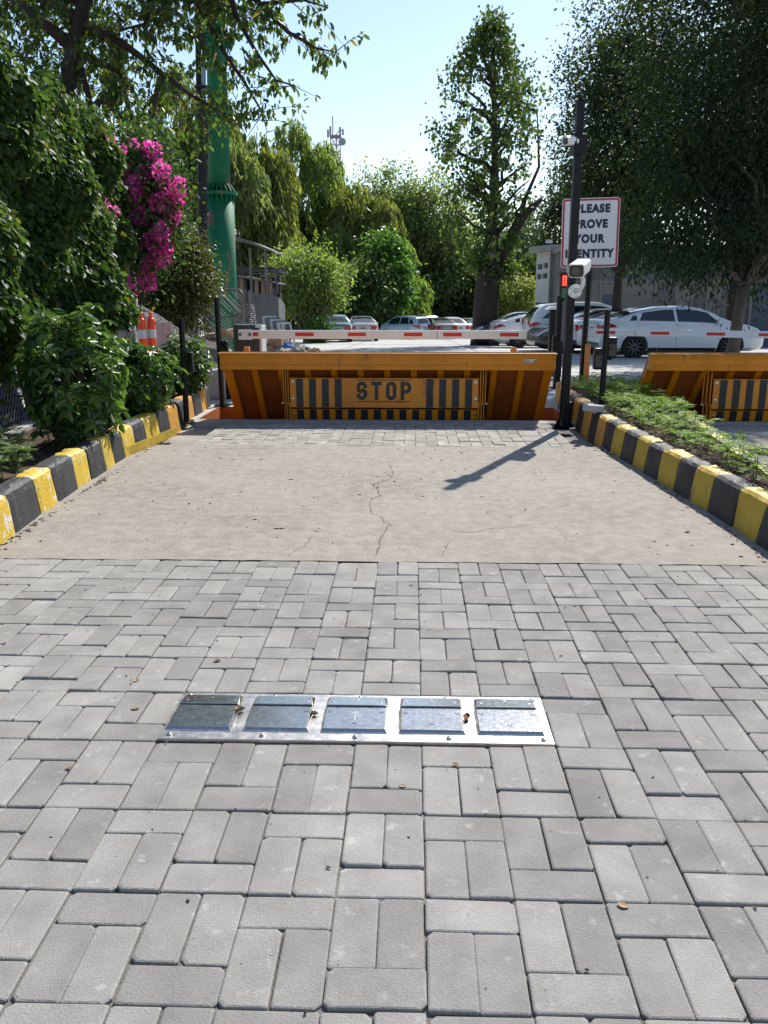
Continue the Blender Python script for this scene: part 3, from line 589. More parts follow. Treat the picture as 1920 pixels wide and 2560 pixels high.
# neighbouring lane arm, its cabinet stands outside the view on the right
Y2 = 13.4; p0, p1 = at(1471, 830.5, Y2), at(1925, 837, Y2); xe = p0.x+4.2
br2 = thing('boom_barrier', 'white boom barrier arm with red tapes reaching in from the right', 'boom barrier', (xe+.1, Y2+.2, 0), 'boom barriers')
sl_ = (p1.z-p0.z)/(p1.x-p0.x); zz = lambda x: p0.z+sl_*(x-p0.x)
def armbox(x0, x1, y0, y1, h, name, m, par, bev=0):
    vs = [(x, y, zz(x)+s*h) for x in (x0, x1) for y in (y0, y1) for s in (-1, 1)]
    return MB().add(vs, ((0, 1, 3, 2), (4, 6, 7, 5), (0, 4, 5, 1), (2, 3, 7, 6), (0, 2, 6, 4), (1, 5, 7, 3))).build(name, m, par, bevel=bev)
arm2 = armbox(p0.x, xe, Y2, Y2+.045, .052, 'arm', 'white_paint', br2, .006)
for a, b in ((1491, 1538), (1627, 1673), (1767, 1813), (1897, 1944), (2035, 2080)): armbox(at(a, 833, Y2).x, at(b, 833, Y2).x, Y2-.0025, Y2-.0005, .022, 'red_tape', 'red_tape', arm2)
jx = at(1589, 833, Y2).x; armbox(jx-.003, jx+.003, Y2-.002, Y2-.0004, .05, 'arm_joint', 'box_grey', arm2)
MB().box(xe-.1, xe+.28, Y2+.06, Y2+.42, .02, .95).build('cabinet', 'cabinet_dark', br2, bevel=.008)
# ---------------------------------------------------------------- posts with photocells
def tilt_pts(b, t, w, m, name, par): MB().tube([b, t], w, 14).build(name, m, par, smooth=False)
def foot(x, y, r, par, z=0): MB().lathe([(r, 0), (r, .012), (r*.5, .014)], 16, T(x, y, z)).build('base_flange', 'black_metal', par)
def photocell(x0, x1, y, z0, z1, par, d=.09): 
    o = MB().box(x0, x1, y, y+d, z0, z1).build('sensor_box', 'black_metal', par, bevel=.014); MB().box(x0+.012, x1-.012, y-.004, y-.0005, z0+.03, z1-.07).build('sensor_window', 'lens_glass', o)
b = gd(467, 1057); t = at(453, 795, b.y)
ps = thing('sensor_post', 'black sensor post standing in front of the left kerb', 'sensor post', tuple(b), 'sensor posts'); tilt_pts(b, t, .030, 'black_metal', 'post', ps); foot(b.x, b.y, .085, ps)
q0, q1 = at(463, 880, b.y), at(484, 932, b.y); photocell(q0.x+.018, q1.x, b.y-.03, q1.z, q0.z, ps)
for k in range(4): MB().lathe([(.009, 0), (.009, .02)], 6, T(b.x+.06*math.cos(k*1.57+.7), b.y+.06*math.sin(k*1.57+.7), .012)).build('anchor_bolt', 'bolt_steel', ps)
b = gd(556, 1014); t = at(541, 745, b.y)
ps = thing('sensor_post', 'tall black sensor post beside the left end of the blocker', 'sensor post', tuple(b), 'sensor posts'); tilt_pts(b, t, .033, 'black_metal', 'post', ps); foot(b.x, b.y, .10, ps)
q0, q1 = at(550, 852, b.y), at(571, 886, b.y); photocell(q0.x+.01, q1.x, b.y-.03, q1.z, q0.z, ps)
b = gd(1503, 1017, .2); t = at(1520, 774, b.y)
ps = thing('sensor_post', 'black sensor post with two boxes standing among the seedlings', 'sensor post', tuple(b), 'sensor posts'); tilt_pts(b, t, .030, 'black_metal', 'post', ps)
q0, q1 = at(1486, 870, b.y), at(1510, 924, b.y); photocell(q0.x, q1.x-.02, b.y-.03, q1.z, q0.z, ps)
q0, q1 = at(1522, 843, b.y), at(1542, 897, b.y); photocell(q0.x, q1.x, b.y+.01, q1.z, q0.z, ps)
for zz_ in (at(1512, 872, b.y).z, at(1512, 898, b.y).z): MB().box(b.x-.05, b.x+.07, b.y-.036, b.y+.036, zz_-.006, zz_+.006).build('clamp', 'black_metal', ps)
Yp = 14.6; b = Vector((at(1381, 885, Yp).x, Yp, 0)); t = at(1386, 774, Yp)
ps = thing('sensor_post', 'black post with a flat white cap beside the right end of the boom arm', 'sensor post', tuple(b), 'sensor posts'); MB().box(b.x-.075, b.x+.075, Yp-.05, Yp+.05, 0, t.z).build('post', 'black_metal', ps, bevel=.006)
c0, c1 = at(1363, 771, Yp), at(1409, 771, Yp); MB().prism([(c0.x, t.z+.002), (c1.x, t.z+.002), (c1.x-.08, t.z+.05), (c0.x+.08, t.z+.05)], Yp-.12, Yp+.12, 'y').build('cap', 'white_plastic', ps)
MB().box(b.x+.08, b.x+.155, Yp-.04, Yp+.04, 0, at(1400, 780, Yp).z).build('side_rail', 'black_metal', ps)
# ---------------------------------------------------------------- traffic light post with grey box
Yl = 12.85; b = gd(1394, 972); b = Vector((b.x, Yl, 0)); t = at(1413, 740, Yl)
tl = thing('traffic_light', 'small traffic light showing red on a post with a grey box', 'traffic light', tuple(b)); X = lambda px, py=700: at(px, py, Yl).x; Z = lambda py: at(1415, py, Yl).z
MB().box(b.x-.048, b.x+.048, Yl-.04, Yl+.04, 0, Z(740)).build('post', 'black_metal', tl, bevel=.006)
MB().box(b.x-.09, b.x+.09, Yl-.09, Yl+.09, .0, .012).build('base_flange', 'black_metal', tl)
hd = MB().box(X(1399), X(1436), Yl-.10, Yl-.0, Z(748), Z(683)).build('light_head', 'black_metal', tl, bevel=.01)
MB().box(X(1397), X(1438), Yl-.16, Yl-.09, Z(683)+.001, Z(683)+.008).build('visor', 'black_metal', hd)
MB().box(X(1392), X(1398.5), Yl-.06, Yl-.03, Z(690), Z(680)).build('bracket', 'galvanised', hd)
MB().box(X(1402), X(1430), Yl-.104, Yl-.1005, Z(716), Z(687)).build('red_panel', 'red_dim', hd)
for r in range(4):
    for c in range(4): MB().lathe([(.0135, 0), (.0125, .004), (.007, .007)], 8, T(X(1406.5+6.1*c), Yl-.1045, Z(692.5+6.2*r)) @ Rm(90, 'X')).build('red_led', 'led_red', hd)
MB().box(X(1402.5), X(1421), Yl-.104, Yl-.1005, Z(745), Z(721)).build('green_panel', 'green_lens', hd)
MB().box(X(1402, 800), X(1424, 800), Yl-.12, Yl-.042, Z(853), Z(753)).build('control_box', 'box_grey', tl, bevel=.006)
q = MB().box(X(1381, 860), X(1400, 860)-.01, Yl-.03, Yl+.06, Z(884), Z(840)).build('sensor_box', 'black_metal', tl, bevel=.012)
# ---------------------------------------------------------------- sign on its own post
Ys = 13.0; X = lambda px, py=580: at(px, py, Ys).x; Z = lambda py: at(1475, py, Ys).z
sb_ = Vector((at(1456, 900, Ys).x+.0, Ys, .0)); sg = thing('sign', 'white sign reading PLEASE PROVE YOUR IDENTITY with red border on black post', 'sign', tuple(sb_))
xc = (X(1404)+X(1543))/2; zc2 = (Z(496)+Z(669))/2; mx = T(xc, Ys-.06, zc2) @ Rm(-5, 'Z') @ Rm(-1.0, 'Y')
W2, H2 = (X(1543)-X(1404))/2+.005, (Z(496)-Z(669))/2
def rrect(w, h, r, n=5): return [(sx*(w-r)+r*math.cos(a), sz*(h-r)+r*math.sin(a)) for sx, sz, a0 in ((1, 1, 0), (-1, 1, 90), (-1, -1, 180), (1, -1, 270)) for a in [R(a0+90*i/n) for i in range(n+1)]]
brd = MB().prism(rrect(W2, H2, .045), -.012, .012, 'y', mx).build('board', 'sign_white', sg)
o_, i_ = rrect(W2-.008, H2-.010, .04), rrect(W2-.034, H2-.036, .02); n = len(o_); mb = MB()
mb.add([mx @ Vector((u, -.0135, v)) for u, v in o_]+[mx @ Vector((u, -.0135, v)) for u, v in i_], [(i, (i+1) % n, n+(i+1) % n, n+i) for i in range(n)]); mb.build('red_border', 'red_border', brd)
for i, wd in enumerate(('PLEASE', 'PROVE', 'YOUR', 'IDENTITY')):
    tm = text_mesh(wd, .148, .0095, .90, 1.2, .0006); tm.transform(T(*(-sb_)) @ mx @ T((.02, .005, -.01, -.005)[i], -.0145, (.325, .118, -.082, -.285)[i]) @ Rm(90, 'X')); link('lettering', tm, 'navy_ink', brd)
tpx = X(1462, 580); MB().tube([(sb_.x, Ys, 0), (sb_.x+.06, Ys, Z(500))], .042, 12).build('post', 'black_metal', sg)
# ---------------------------------------------------------------- camera pole
b = gd(1409, 1072); Yc = b.y; t = at(1453.5, 251, Yc)
pole = thing('camera_pole', 'tall black pole carrying two white cameras at the right kerb', 'pole', tuple(b))
MB().box(b.x-.038, b.x+.038, Yc-.038, Yc+.038, .012, t.z, T(b.x, Yc, 0) @ Rm(8, 'Z') @ T(-b.x, -Yc, 0)).build('shaft', 'black_metal', pole, bevel=.01)
MB().box(b.x-.042-.0, b.x+.042, Yc-.042, Yc+.042, t.z+.0005, t.z+.004, T(b.x, Yc, 0) @ Rm(12, 'Z') @ T(-b.x, -Yc, 0)).build('top_cap', 'black_metal', pole)
MB().lathe([(.12, 0), (.12, .012), (.05, .013)], 20, T(b.x, Yc, 0)).build('base_flange', 'black_metal', pole)
for k in range(4):
    a = k*math.pi/2+.3; MB().prism([(.045, .012), (.115, .012), (.11, .03), (.045, .13)], -.005, .005, 'y', T(b.x, Yc, 0) @ Matrix.Rotation(a, 4, 'Z')).build('gusset', 'black_metal', pole)
zc3 = at(1448, 365, Yc).z; MB().box(b.x-.062, b.x+.062, Yc-.062, Yc+.062, zc3-.08, zc3+.10, T(b.x, Yc, 0) @ Rm(12, 'Z') @ T(-b.x, -Yc, 0)).build('mounting_collar', 'black_metal', pole, bevel=.006)
def bullet(name, label, base, aim, L, W, H, arm_pts, base_n, rb):
    th_ = thing(name, label, 'camera', tuple(base), 'security cameras on the pole'); c = arm_pts[-1]; d = Vector(aim).normalized(); q = d.to_track_quat('Y', 'Z').to_matrix().to_4x4(); mx = Matrix.Translation(c) @ q
    pr = lambda w, h, r: rrect(w, h, r, 4)
    MB().prism(pr(W/2, H/2, W*.22), -L*.45, L*.42, 'y', mx).build('housing', 'white_plastic', th_, smooth=False)
    MB().prism(pr(W/2-.008, H/2-.008, W*.18), L*.4205, L*.428, 'y', mx).build('front_window', 'lens_glass', th_)
    MB().lathe([(W*.24, 0), (W*.24, .006), (W*.18, .008), (W*.15, .003)], 16, mx @ T(0, L*.4285, 0) @ Rm(-90, 'X')).build('lens', 'box_grey', th_)
    hood = MB(); hood.prism([(-W/2-.006, -H*.1), (-W/2-.006, H/2-.01), (-W/2+.014, H/2+.006), (W/2-.014, H/2+.006), (W/2+.006, H/2-.01), (W/2+.006, -H*.1), (W/2+.002, -H*.1), (W/2+.002, H/2-.012), (W/2-.016, H/2+.001), (-W/2+.016, H/2+.001), (-W/2-.002, H/2-.012), (-W/2-.002, -H*.1)], -L*.48, L*.52, 'y', mx); hood.build('sun_hood', 'white_plastic', th_)
    MB().tube(arm_pts, [.022]*len(arm_pts), 12).build('arm', 'white_plastic', th_, smooth=True)
    q2 = Vector(base_n).to_track_quat('Z', 'Y').to_matrix().to_4x4(); o = MB().lathe([(rb, 0), (rb, .012), (rb*.92, .018), (rb*.3, .02)], 24, Matrix.Translation(base) @ q2).build('mount_disc', 'white_plastic', th_)
    for k in range(5): MB().lathe([(.005, 0), (.005, .003)], 8, Matrix.Translation(base) @ q2 @ T(rb*.74*math.cos(k*1.256), rb*.74*math.sin(k*1.256), .0175)).build('screw', 'box_grey', o)
    return th_
pc = at(1437, 728, Yc-.06); pa = at(1452, 722, Yc-.14); pb = at(1458, 700, Yc-.15); pd = at(1448, 672, Yc-.15)
bullet('security_camera', 'large white camera under the sign on the black pole facing the viewer', pc, (-.42, -1, -.22), .30, .155, .125, [pc+Vector((0, -.015, 0)), pc.lerp(pa, .7), pa, pa.lerp(pb, .5)+Vector((.008, 0, 0)), pb, pd], (0, -1, 0), .068)
MB().box(pc.x-.03, pc.x+.045, pc.y+.001, Yc-.03, pc.z-.06, pc.z+.06).build('mounting_plate', 'black_metal', pole)
pc = at(1441, 354, Yc-.03); pd = at(1424, 353, Yc-.05)
bullet('security_camera', 'small white camera near the top of the black pole pointing left', pc, (-1, -.62, -.12), .12, .085, .075, [pc, pc.lerp(pd, .5), pd], (-.9, -.45, 0), .042)
# ---------------------------------------------------------------- orange posts, blocks
def opost(label, px, py_top, Y, base_z, w=.035):
    t = at(px, py_top, Y); o = thing('orange_post', label, 'post', (t.x, Y, base_z), 'orange marker posts')
    MB().box(t.x-w, t.x+w, Y-w, Y+w, base_z, t.z).build('post', 'orange_post', o, bevel=.004); MB().box(t.x-.07, t.x+.07, Y-.07, Y+.07, base_z-.001, base_z+.01).build('foot_plate', 'orange_post', o)
    MB().box(t.x-w+.008, t.x+w-.008, Y-w+.008, Y+w-.008, t.z+.0005, t.z+.005).build('top_plug', 'orange_post', o)
opost('short orange post in front of the barrier cabinet', 617, 868, 11.1, 0)
opost('short orange post behind the right half of the STOP blocker', 1284, 869, 11.1, 0)
opost('slim orange post beside the sign post', 1470, 861, 12.9, 0)
MB0 = MB().box(-.10, .10, -.05, .05, 0, .06); o = MB0.build('loose_paver', 'brick_grey', bevel=.006); o.location = gd(1483, 1028, .25); o.rotation_euler = (.02, .05, -.25); tag(o, 'loose grey paver lying on the right kerb beside the sensor post', 'paver')
p = gd(1411, 1056); o = MB().box(-.06, .06, -.06, .06, 0, .2).build('junction_box', 'black_metal', bevel=.008); o.location = (p.x+.05, p.y+.22, 0); tag(o, 'small black box on the ground behind the camera pole', 'box')
p = gd(538, 1000); blk = thing('concrete_block', 'grey concrete block standing behind the end of the left kerb', 'block', (p.x, p.y+.2, 0)); 
MB().box(p.x-.14, p.x+.12, p.y+.1, p.y+.4, 0, .36).build('block', 'brick_grey', blk, bevel=.012); MB().box(p.x+.121, p.x+.19, p.y+.12, p.y+.38, 0, .34).build('side_cover', 'black_metal', blk, bevel=.01)
# ---------------------------------------------------------------- left side: fence
FX = -3.47
fc = thing('chain_link_fence', 'chain link fence beside the left planting bed', 'fence', (FX, 7, 0))
w_ = MB(); z0, z1, st_ = .20, 1.95, .058
fy0, fy1 = 4.6, 11.0; H_ = z1-z0; n = int((fy1-fy0+H_*.5)/st_)
for k in range(-int(H_*.5/st_), n):
    for s in (1, -1):
        ya = fy0+k*st_; yb = ya+H_*.5
        if s < 0: ya, yb = yb, ya
        pts = []
        def clip(y): return min(max(y, fy0), fy1)
        ta, tb = (clip(ya)-ya)/(yb-ya), 1-(yb-clip(yb))/(yb-ya)
        ta, tb = max(0, min(1, ta)), max(0, min(1, tb))
        if tb-ta < .02: continue
        pa, pb = Vector((FX+.003*s, ya+(yb-ya)*ta, z0+H_*ta)), Vector((FX+.003*s, ya+(yb-ya)*tb, z0+H_*tb)); w_.tube([pa, pb], .0022, 3, False)
o = w_.build('wire_mesh', 'chain_wire', fc); o['kind'] = 'stuff'
for y in (4.6, 6.9, 9.15, 11.03): MB().tube([(FX-.03, y, 0), (FX-.03-(.07 if y > 11 else 0), y, 2.1)], .025 if y < 10 else .036, 10).build('fence_post', 'galvanised' if y < 9 else 'white_paint', fc)
MB().tube([(FX-.01, fy0, z1), (FX-.01, fy1, z1)], .016, 8).build('top_rail', 'galvanised', fc)
MB().box(FX-.10, FX+.09, 3.4, 11.1, -.05, .22).build('footing', 'edge_concrete', fc, bevel=.015)
# hoarding, pink board, delineators
h0, h1 = at(232, 787, 15), at(334, 640, 15); hz = thing('hoarding', 'beige site hoarding panel behind the chain link', 'hoarding', (h0.x, 15, 0))
MB().box(h0.x-1.2, h1.x, 15, 15.06, h0.z, h1.z+1.0).build('panel', 'hoarding', hz); MB().box(h0.x-1.2, h1.x+.02, 14.96, 14.995, h0.z-.06, h0.z).build('bottom_rail', 'white_paint', hz); MB().box(h1.x-.09, h1.x, 14.965, 14.995, 0, h0.z-.062).build('stand_post', 'white_paint', hz)
b0, b1 = at(318, 870, 15.6), at(431, 808, 15.6); o = MB().box(-(b1.x-b0.x)/2, (b1.x-b0.x)/2, -.012, .012, 0, b1.z+.06).build('board', 'board_pink', bevel=.004); o.location = ((b0.x+b1.x)/2, 15.6, -.05); o.rotation_euler = (R(-7), R(-3), R(4)); tag(o, 'stained pinkish board leaning in front of the gravel heap', 'board')
for i, (px, pt, pbt, dx) in enumerate(((351, 781, 850, 6), (376, 780, 846, 4))):
    Yd = 14.4+.1*i; t, bb = at(px, pt, Yd), at(px+dx, pbt, Yd); d = thing('delineator', ('orange traffic delineator nearer the white fence post', 'orange traffic delineator next to the pinkish board')[i], 'delineator', (bb.x, Yd, 0), 'orange delineators')
    r = .068; zt = t.z; lean = (t.x-bb.x)
    def pz(z): return (bb.x+lean*(z-bb.z)/(zt-bb.z), Yd, z)
    MB().tube([pz(0), pz(zt-.13), pz(zt-.11), pz(zt-.09)], [r*1.05, r, r*.9, r*.45], 16).build('tube', 'delineator_orange', d, smooth=True)
    MB().tube([pz(zt-.092), pz(zt-.05), pz(zt-.035), pz(zt-.01), pz(zt)], [r*.42, r*.42, r*.55, r*.55, r*.25], 14).build('handle', 'delineator_orange', d, smooth=True)
    MB().tube([pz(zt-.42), pz(zt-.28)], [r*1.045, r*1.03], 16, False).build('reflective_band', 'reflective_grey', d, smooth=True)
    MB().tube([pz(zt-.27), pz(zt-.255)], [r*1.08, r*1.08], 16).build('ridge', 'delineator_orange', d)
    MB().box(bb.x-lean-.2, bb.x-lean+.2, Yd-.2, Yd+.2, 0, .05).build('base', 'tyre', d, bevel=.02)
# gravel heap
gp = []; cx_, cy_ = at(330, 800, 18).x, 18.2; top = at(345, 750, 18.2).z+.08
def gz(x, y):
    r = math.hypot((x-cx_)/1.75, (y-cy_)/1.9); return max(zg(y)-.02, zg(y)+(top-zg(y))*(1-r)+.05*math.sin(x*3)*math.sin(y*4)-.08*max(0, 1-r*4))
P = [[(x, y, gz(x, y)+random.gauss(0, .012)) for x in np.linspace(cx_-2.2, cx_+2.2, 60)] for y in np.linspace(cy_-2.2, cy_+2.2, 60)]
gh = thing('gravel_heap', 'heap of grey crushed stone behind the delineators', 'gravel heap', (cx_, cy_, 0)); MB().grid(P).build('heap', 'gravel', gh)
V = []; 
for _ in range(9000):
    x, y = cx_+random.uniform(-2, 2), cy_+random.uniform(-2, 1); s = random.uniform(.01, .03); z = gz(x, y)
    for u, v, q in ((0, 0, s), (0, 0, -s*.4), (s*1.3, 0, 0), (-s, 0, 0), (0, s, 0), (0, -s*1.2, 0)): V.append((x+u-cx_, y+v-cy_, z+q))
link('stones', raw_mesh('stones', np.array(V), 6, [(0, 2, 4), (0, 4, 3), (0, 3, 5), (0, 5, 2), (1, 4, 2), (1, 3, 4), (1, 5, 3), (1, 2, 5)]), 'gravel', gh)['kind'] = 'stuff'
# mesh gates
Yg = 21.5
def gate(label, xl, xr, ztop, zmid, diag):
    g = thing('mesh_gate', label, 'gate', ((xl+xr)/2, Yg, zg(Yg)), 'rusty mesh gates'); zb = zg(Yg)+.12; r = .028
    MB().tube([(xl, Yg, zb), (xl, Yg, ztop-.06), (xl+.06, Yg, ztop), (xr-.06, Yg, ztop), (xr, Yg, ztop-.06), (xr, Yg, zb), (xl, Yg, zb)], r, 8).build('gate_frame', 'galvanised', g)
    MB().tube([(xl, Yg, zmid), (xr, Yg, zmid)], r*.9, 8).build('mid_rail', 'galvanised', g)
    a, c = ((xl, zmid), (xr, ztop)) if diag > 0 else ((xl, ztop), (xr, zmid)); MB().tube([(a[0], Yg-.03, a[1]), (c[0], Yg-.03, c[1])], r*.8, 8).build('brace', 'galvanised', g)
    a, c = ((xl, zmid), (xr, zb)) if diag > 0 else ((xr, zmid), (xl, zb)); MB().tube([(a[0], Yg-.03, a[1]), (c[0], Yg-.03, c[1])], r*.8, 8).build('brace', 'galvanised', g)
    w = MB(); hh = ztop-zb; s_ = .09; k = int((xr-xl+hh)/s_)
    for i in range(k):
        for s in (1, -1):
            xa, xb2 = xl-hh+i*s_, xl+i*s_
            if s < 0: xa, xb2 = xb2, xa
            ta = (min(max(xa, xl), xr)-xa)/(xb2-xa); tb = (min(max(xb2, xl), xr)-xa)/(xb2-xa)
            if tb-ta > .02: w.tube([(xa+(xb2-xa)*ta, Yg, zb+hh*ta), (xa+(xb2-xa)*tb, Yg, zb+hh*tb)], .004, 3, False)
    w.build('wire_mesh', 'galvanised', g)['kind'] = 'stuff'
gx = lambda px: at(px, 760, Yg).x; gz_ = lambda py: at(550, py, Yg).z
gate('rusty mesh gate leaf left of the green pole front', gx(488), gx(541), gz_(724), gz_(790), 1)
gate('rusty mesh gate leaf in front of the green pole', gx(547), gx(606), gz_(725), gz_(791), -1)
for i, (px, tp) in enumerate(((471, 715), (483, 708))):
    a = at(px, 760, 22); o = MB().box(-.07, .07, -.07, .07, 0, at(px, tp, 22).z-zg(22)).build('concrete_post', 'edge_concrete', bevel=.015); o.location = (a.x, 22+.2*i, zg(22)); tag(o, ('slim old concrete post at the far left of the mesh gates', 'thicker old concrete post next to the mesh gate')[i], 'post', 'old concrete posts')
for i, px in enumerate((613, 622)):
    a = at(px, 760, 22); rr = MB(); rr.tube([(a.x+.05*(i), 22, zg(22)), (a.x, 22, at(px, 723+4*i, 22).z)], .045, 8); o = thing('mesh_roll', ('rolled chain link mesh against a post beside the gates', 'second roll of loose chain link beside the concrete wall')[i], 'mesh roll', (a.x, 22, zg(22)), 'rolls of mesh'); rr.build('core', 'galvanised', o)
    w = MB()
    for k in range(26):
        z = zg(22)+.05+k*.052; w.tube([(a.x+.16*math.cos(q*.7+k*.4)*(1-k*.02)+.06, 22+.12*math.sin(q*.7+k*.4), z+.03*(q % 2)) for q in range(10)], .006, 3, False)
    w.build('wire_mesh', 'chain_wire', o)
# ---------------------------------------------------------------- giant green pole
Yq = 27.0; gb = at(553, 830, Yq); xx = lambda px, py: at(px, py, Yq); z_ = lambda py: at(550, py, Yq).z
gpz = zg(Yq); flz = z_(478); r1 = (xx(592, 700).x-xx(519, 700).x)/2*.96; r2 = (xx(568, 300).x-xx(514, 300).x)/2
cxb, cxt = (xx(590, 800).x+xx(522, 800).x)/2, (xx(565, 200).x+xx(512, 200).x)/2+.05; ht = z_(-420)
gx_ = lambda z: cxb+(cxt-cxb)*(z-gpz)/(z_(200)-gpz)
gpo = thing('mast', 'huge green steel mast with flanged joint and rust patches', 'mast', (cxb, Yq, gpz))
MB().tube([(gx_(gpz), Yq, gpz), (gx_(flz-.1), Yq, flz-.1)], [r1*1.04, r1*.97], 28).build('lower_section', 'pole_green', gpo, smooth=True)
MB().tube([(gx_(flz), Yq, flz-.1), (gx_(ht), Yq, ht)], [r2*1.02, r2*.72], 28).build('upper_section', 'pole_green', gpo, smooth=True)
for zf in (flz, z_(95)):
    MB().lathe([(r1*1.22, -.05), (r1*1.22, .05)], 28, T(gx_(zf), Yq, zf-.08)).build('flange', 'pole_green', gpo)
    for k in range(20):
        a = k*2*math.pi/20; mx = T(gx_(zf), Yq, zf-.03) @ Matrix.Rotation(a, 4, 'Z'); MB().prism([(r2*.95, 0), (r1*1.18, 0), (r1*1.1, .05), (r2*.96, .26)], -.012, .012, 'y', mx).build('stiffener', 'pole_green', gpo)
        mx = T(gx_(zf), Yq, zf-.135) @ Matrix.Rotation(a, 4, 'Z'); MB().prism([(r1*.93, 0), (r1*1.16, 0), (r1*.97, -.20)], -.012, .012, 'y', mx).build('stiffener', 'pole_green', gpo)
for i, (pt, pb_) in enumerate(((485, 500), (503, 512))):
    a, c = at(pt, -200, 26.2), at(pb_, 600, 26.2); o = thing('cable_bundle', ('thick black cable run left of the green mast', 'thinner black cable run hugging the green mast')[i], 'cable', (c.x, 26.2, zg(26)), 'cables beside the mast')
    for k in range(3-i): MB().tube([(c.x+.06*k+.02, 26.2, zg(26)), (c.x+.06*k, 26.2, c.z), ((a.x+c.x)/2+.05*k, 26.2+.02*k, (a.z+c.z)/2), (a.x+.05*k, 26.2, a.z)], .032-.008*i, 8).build('cable', 'cable_black', o)
    for k in range(5):
        tt = k/5+.1; q = c.lerp(a, tt); MB().lathe([(.13-.04*i, -.03), (.13-.04*i, .03)], 10, T(q.x+.05, 26.2, q.z)).build('strap', 'cable_black', o)
# ---------------------------------------------------------------- shed, roof sheet, wall, frames, planks, rubble
Yh = 33.0; xx = lambda px, py=720: at(px, py, Yh).x; z_ = lambda py: at(640, py, Yh).z
sh = thing('shed', 'cluttered grey shed with sheet roof behind the green mast', 'shed', (xx(630), Yh, zg(Yh)))
MB().box(xx(540), xx(592), Yh+.4, Yh+2.4, zg(Yh), z_(694)).build('wall', 'wall_grey', sh)
MB().box(xx(592)+.01, xx(680), Yh+2.0, Yh+2.3, zg(Yh), z_(690)).build('dark_back_panel', 'dark_backing', sh)
for px in (604, 641, 657, 676): MB().box(xx(px)-.06, xx(px)+.06, Yh-.02, Yh+.10, zg(Yh), z_(694)-.02).build('post', 'timber', sh)
MB().prism([(xx(560), z_(684)), (xx(600), z_(688)), (xx(689), z_(707)), (xx(689), z_(710)), (xx(600), z_(693)), (xx(560), z_(689))], Yh-.4, Yh+2.6, 'y').build('roof', 'roof_sheet', sh)
for k in range(9):
    a = xx(585+random.uniform(0, 40)); z = z_(683-2.0*k*.9)+.02; mx = T(a, Yh+.3+.1*k, z) @ Rm(random.uniform(-4, 2)+4, 'Y') @ Rm(random.uniform(-20, 20), 'Z'); MB().box(-.1, random.uniform(1.0, 1.9), -.25, .25, -.025, .025, mx).build('loose_sheet', 'roof_sheet', sh)
w = MB()
for k in range(4): w.tube([at(680+2*k, 672, Yh-.3), at(693+k, 720, Yh-.35), at(684+4*k, 745-4*k, Yh-.35), at(676+2*k, 738, Yh-.3), at(690, 715, Yh-.3)], .014, 5)
w.build('cable_loops', 'galvanised', sh)
Yr = 31; a = [at(582, 590, Yr), at(690, 630, Yr)]; rf = thing('canopy_roof', 'sloping grey sheet canopy beside the green mast', 'canopy', (a[0].x, Yr, zg(Yr)))
MB().prism([(a[0].x-1.5, a[0].z+.30), (a[0].x, a[0].z+.02), ((a[0].x+a[1].x)/2, (a[0].z+a[1].z)/2+.05), (a[1].x, a[1].z), (a[1].x, a[1].z-.05), ((a[0].x+a[1].x)/2, (a[0].z+a[1].z)/2-.03), (a[0].x, a[0].z-.10), (a[0].x-1.5, a[0].z+.2)], Yr-.2, Yr+2.2, 'y').build('sheet', 'roof_sheet', rf)
for px in (612, 652): q = at(px, 612, Yr); MB().tube([(q.x, Yr+1, zg(Yr)), (q.x, Yr+1, q.z-.05)], .05, 8).build('prop', 'galvanised', rf)
Yw = 30; wl = thing('concrete_wall', 'low weathered concrete wall behind the leaning window frames', 'wall', (at(670, 820, Yw).x, Yw, zg(Yw)))
c = [at(x, y, Yw+d) for x, y, d in ((624, 729, 0), (668, 737, .3), (696, 742, .9), (712, 760, 2.0))]; P1, P2 = [], []
top_ = [Vector((q.x, q.y, q.z)) for q in c]
for u, v in zip(top_[:-1], top_[1:]):
    d = (v-u); n = Vector((-d.y, d.x, 0)).normalized()*.11; MB().add([(u.x, u.y, zg(Yw)-.1), (v.x, v.y, zg(Yw)-.1), tuple(v), tuple(u), (u.x+n.x, u.y+n.y, zg(Yw)-.1), (v.x+n.x, v.y+n.y, zg(Yw)-.1), tuple(v+n), tuple(u+n)], ((0, 1, 2, 3), (5, 4, 7, 6), (3, 2, 6, 7), (1, 5, 6, 2), (4, 0, 3, 7), (0, 4, 5, 1))).build('wall_section', 'wall_grey', wl)
Yf = 27.8; ww = thing
for k in range(6):
    b0, t0 = at(672+11*k, 835-1*k, Yf-.1*k), at(665+9*k, 786+4*k, Yf+.35-.1*k); b0.z = zg(Yf)
    d = (t0-b0); L = d.length; fw = .46; q = d.to_track_quat('Z', 'Y').to_matrix().to_4x4(); mx = Matrix.Translation(b0) @ q
    fr = thing('window_frame', 'old metal window frame leaning against the concrete wall', 'window frame', tuple(b0), 'old window frames leaning in a stack')
    for x0, x1, z0, z1 in ((-fw/2, -fw/2+.05, 0, L), (fw/2-.05, fw/2, 0, L), (-fw/2+.051, fw/2-.051, L-.05, L), (-fw/2+.051, fw/2-.051, L*.5, L*.5+.04)): MB().box(x0, x1, -.02, .02, z0, z1, mx).build('bar', 'silver_trim' if k % 2 else 'galvanised', fr)
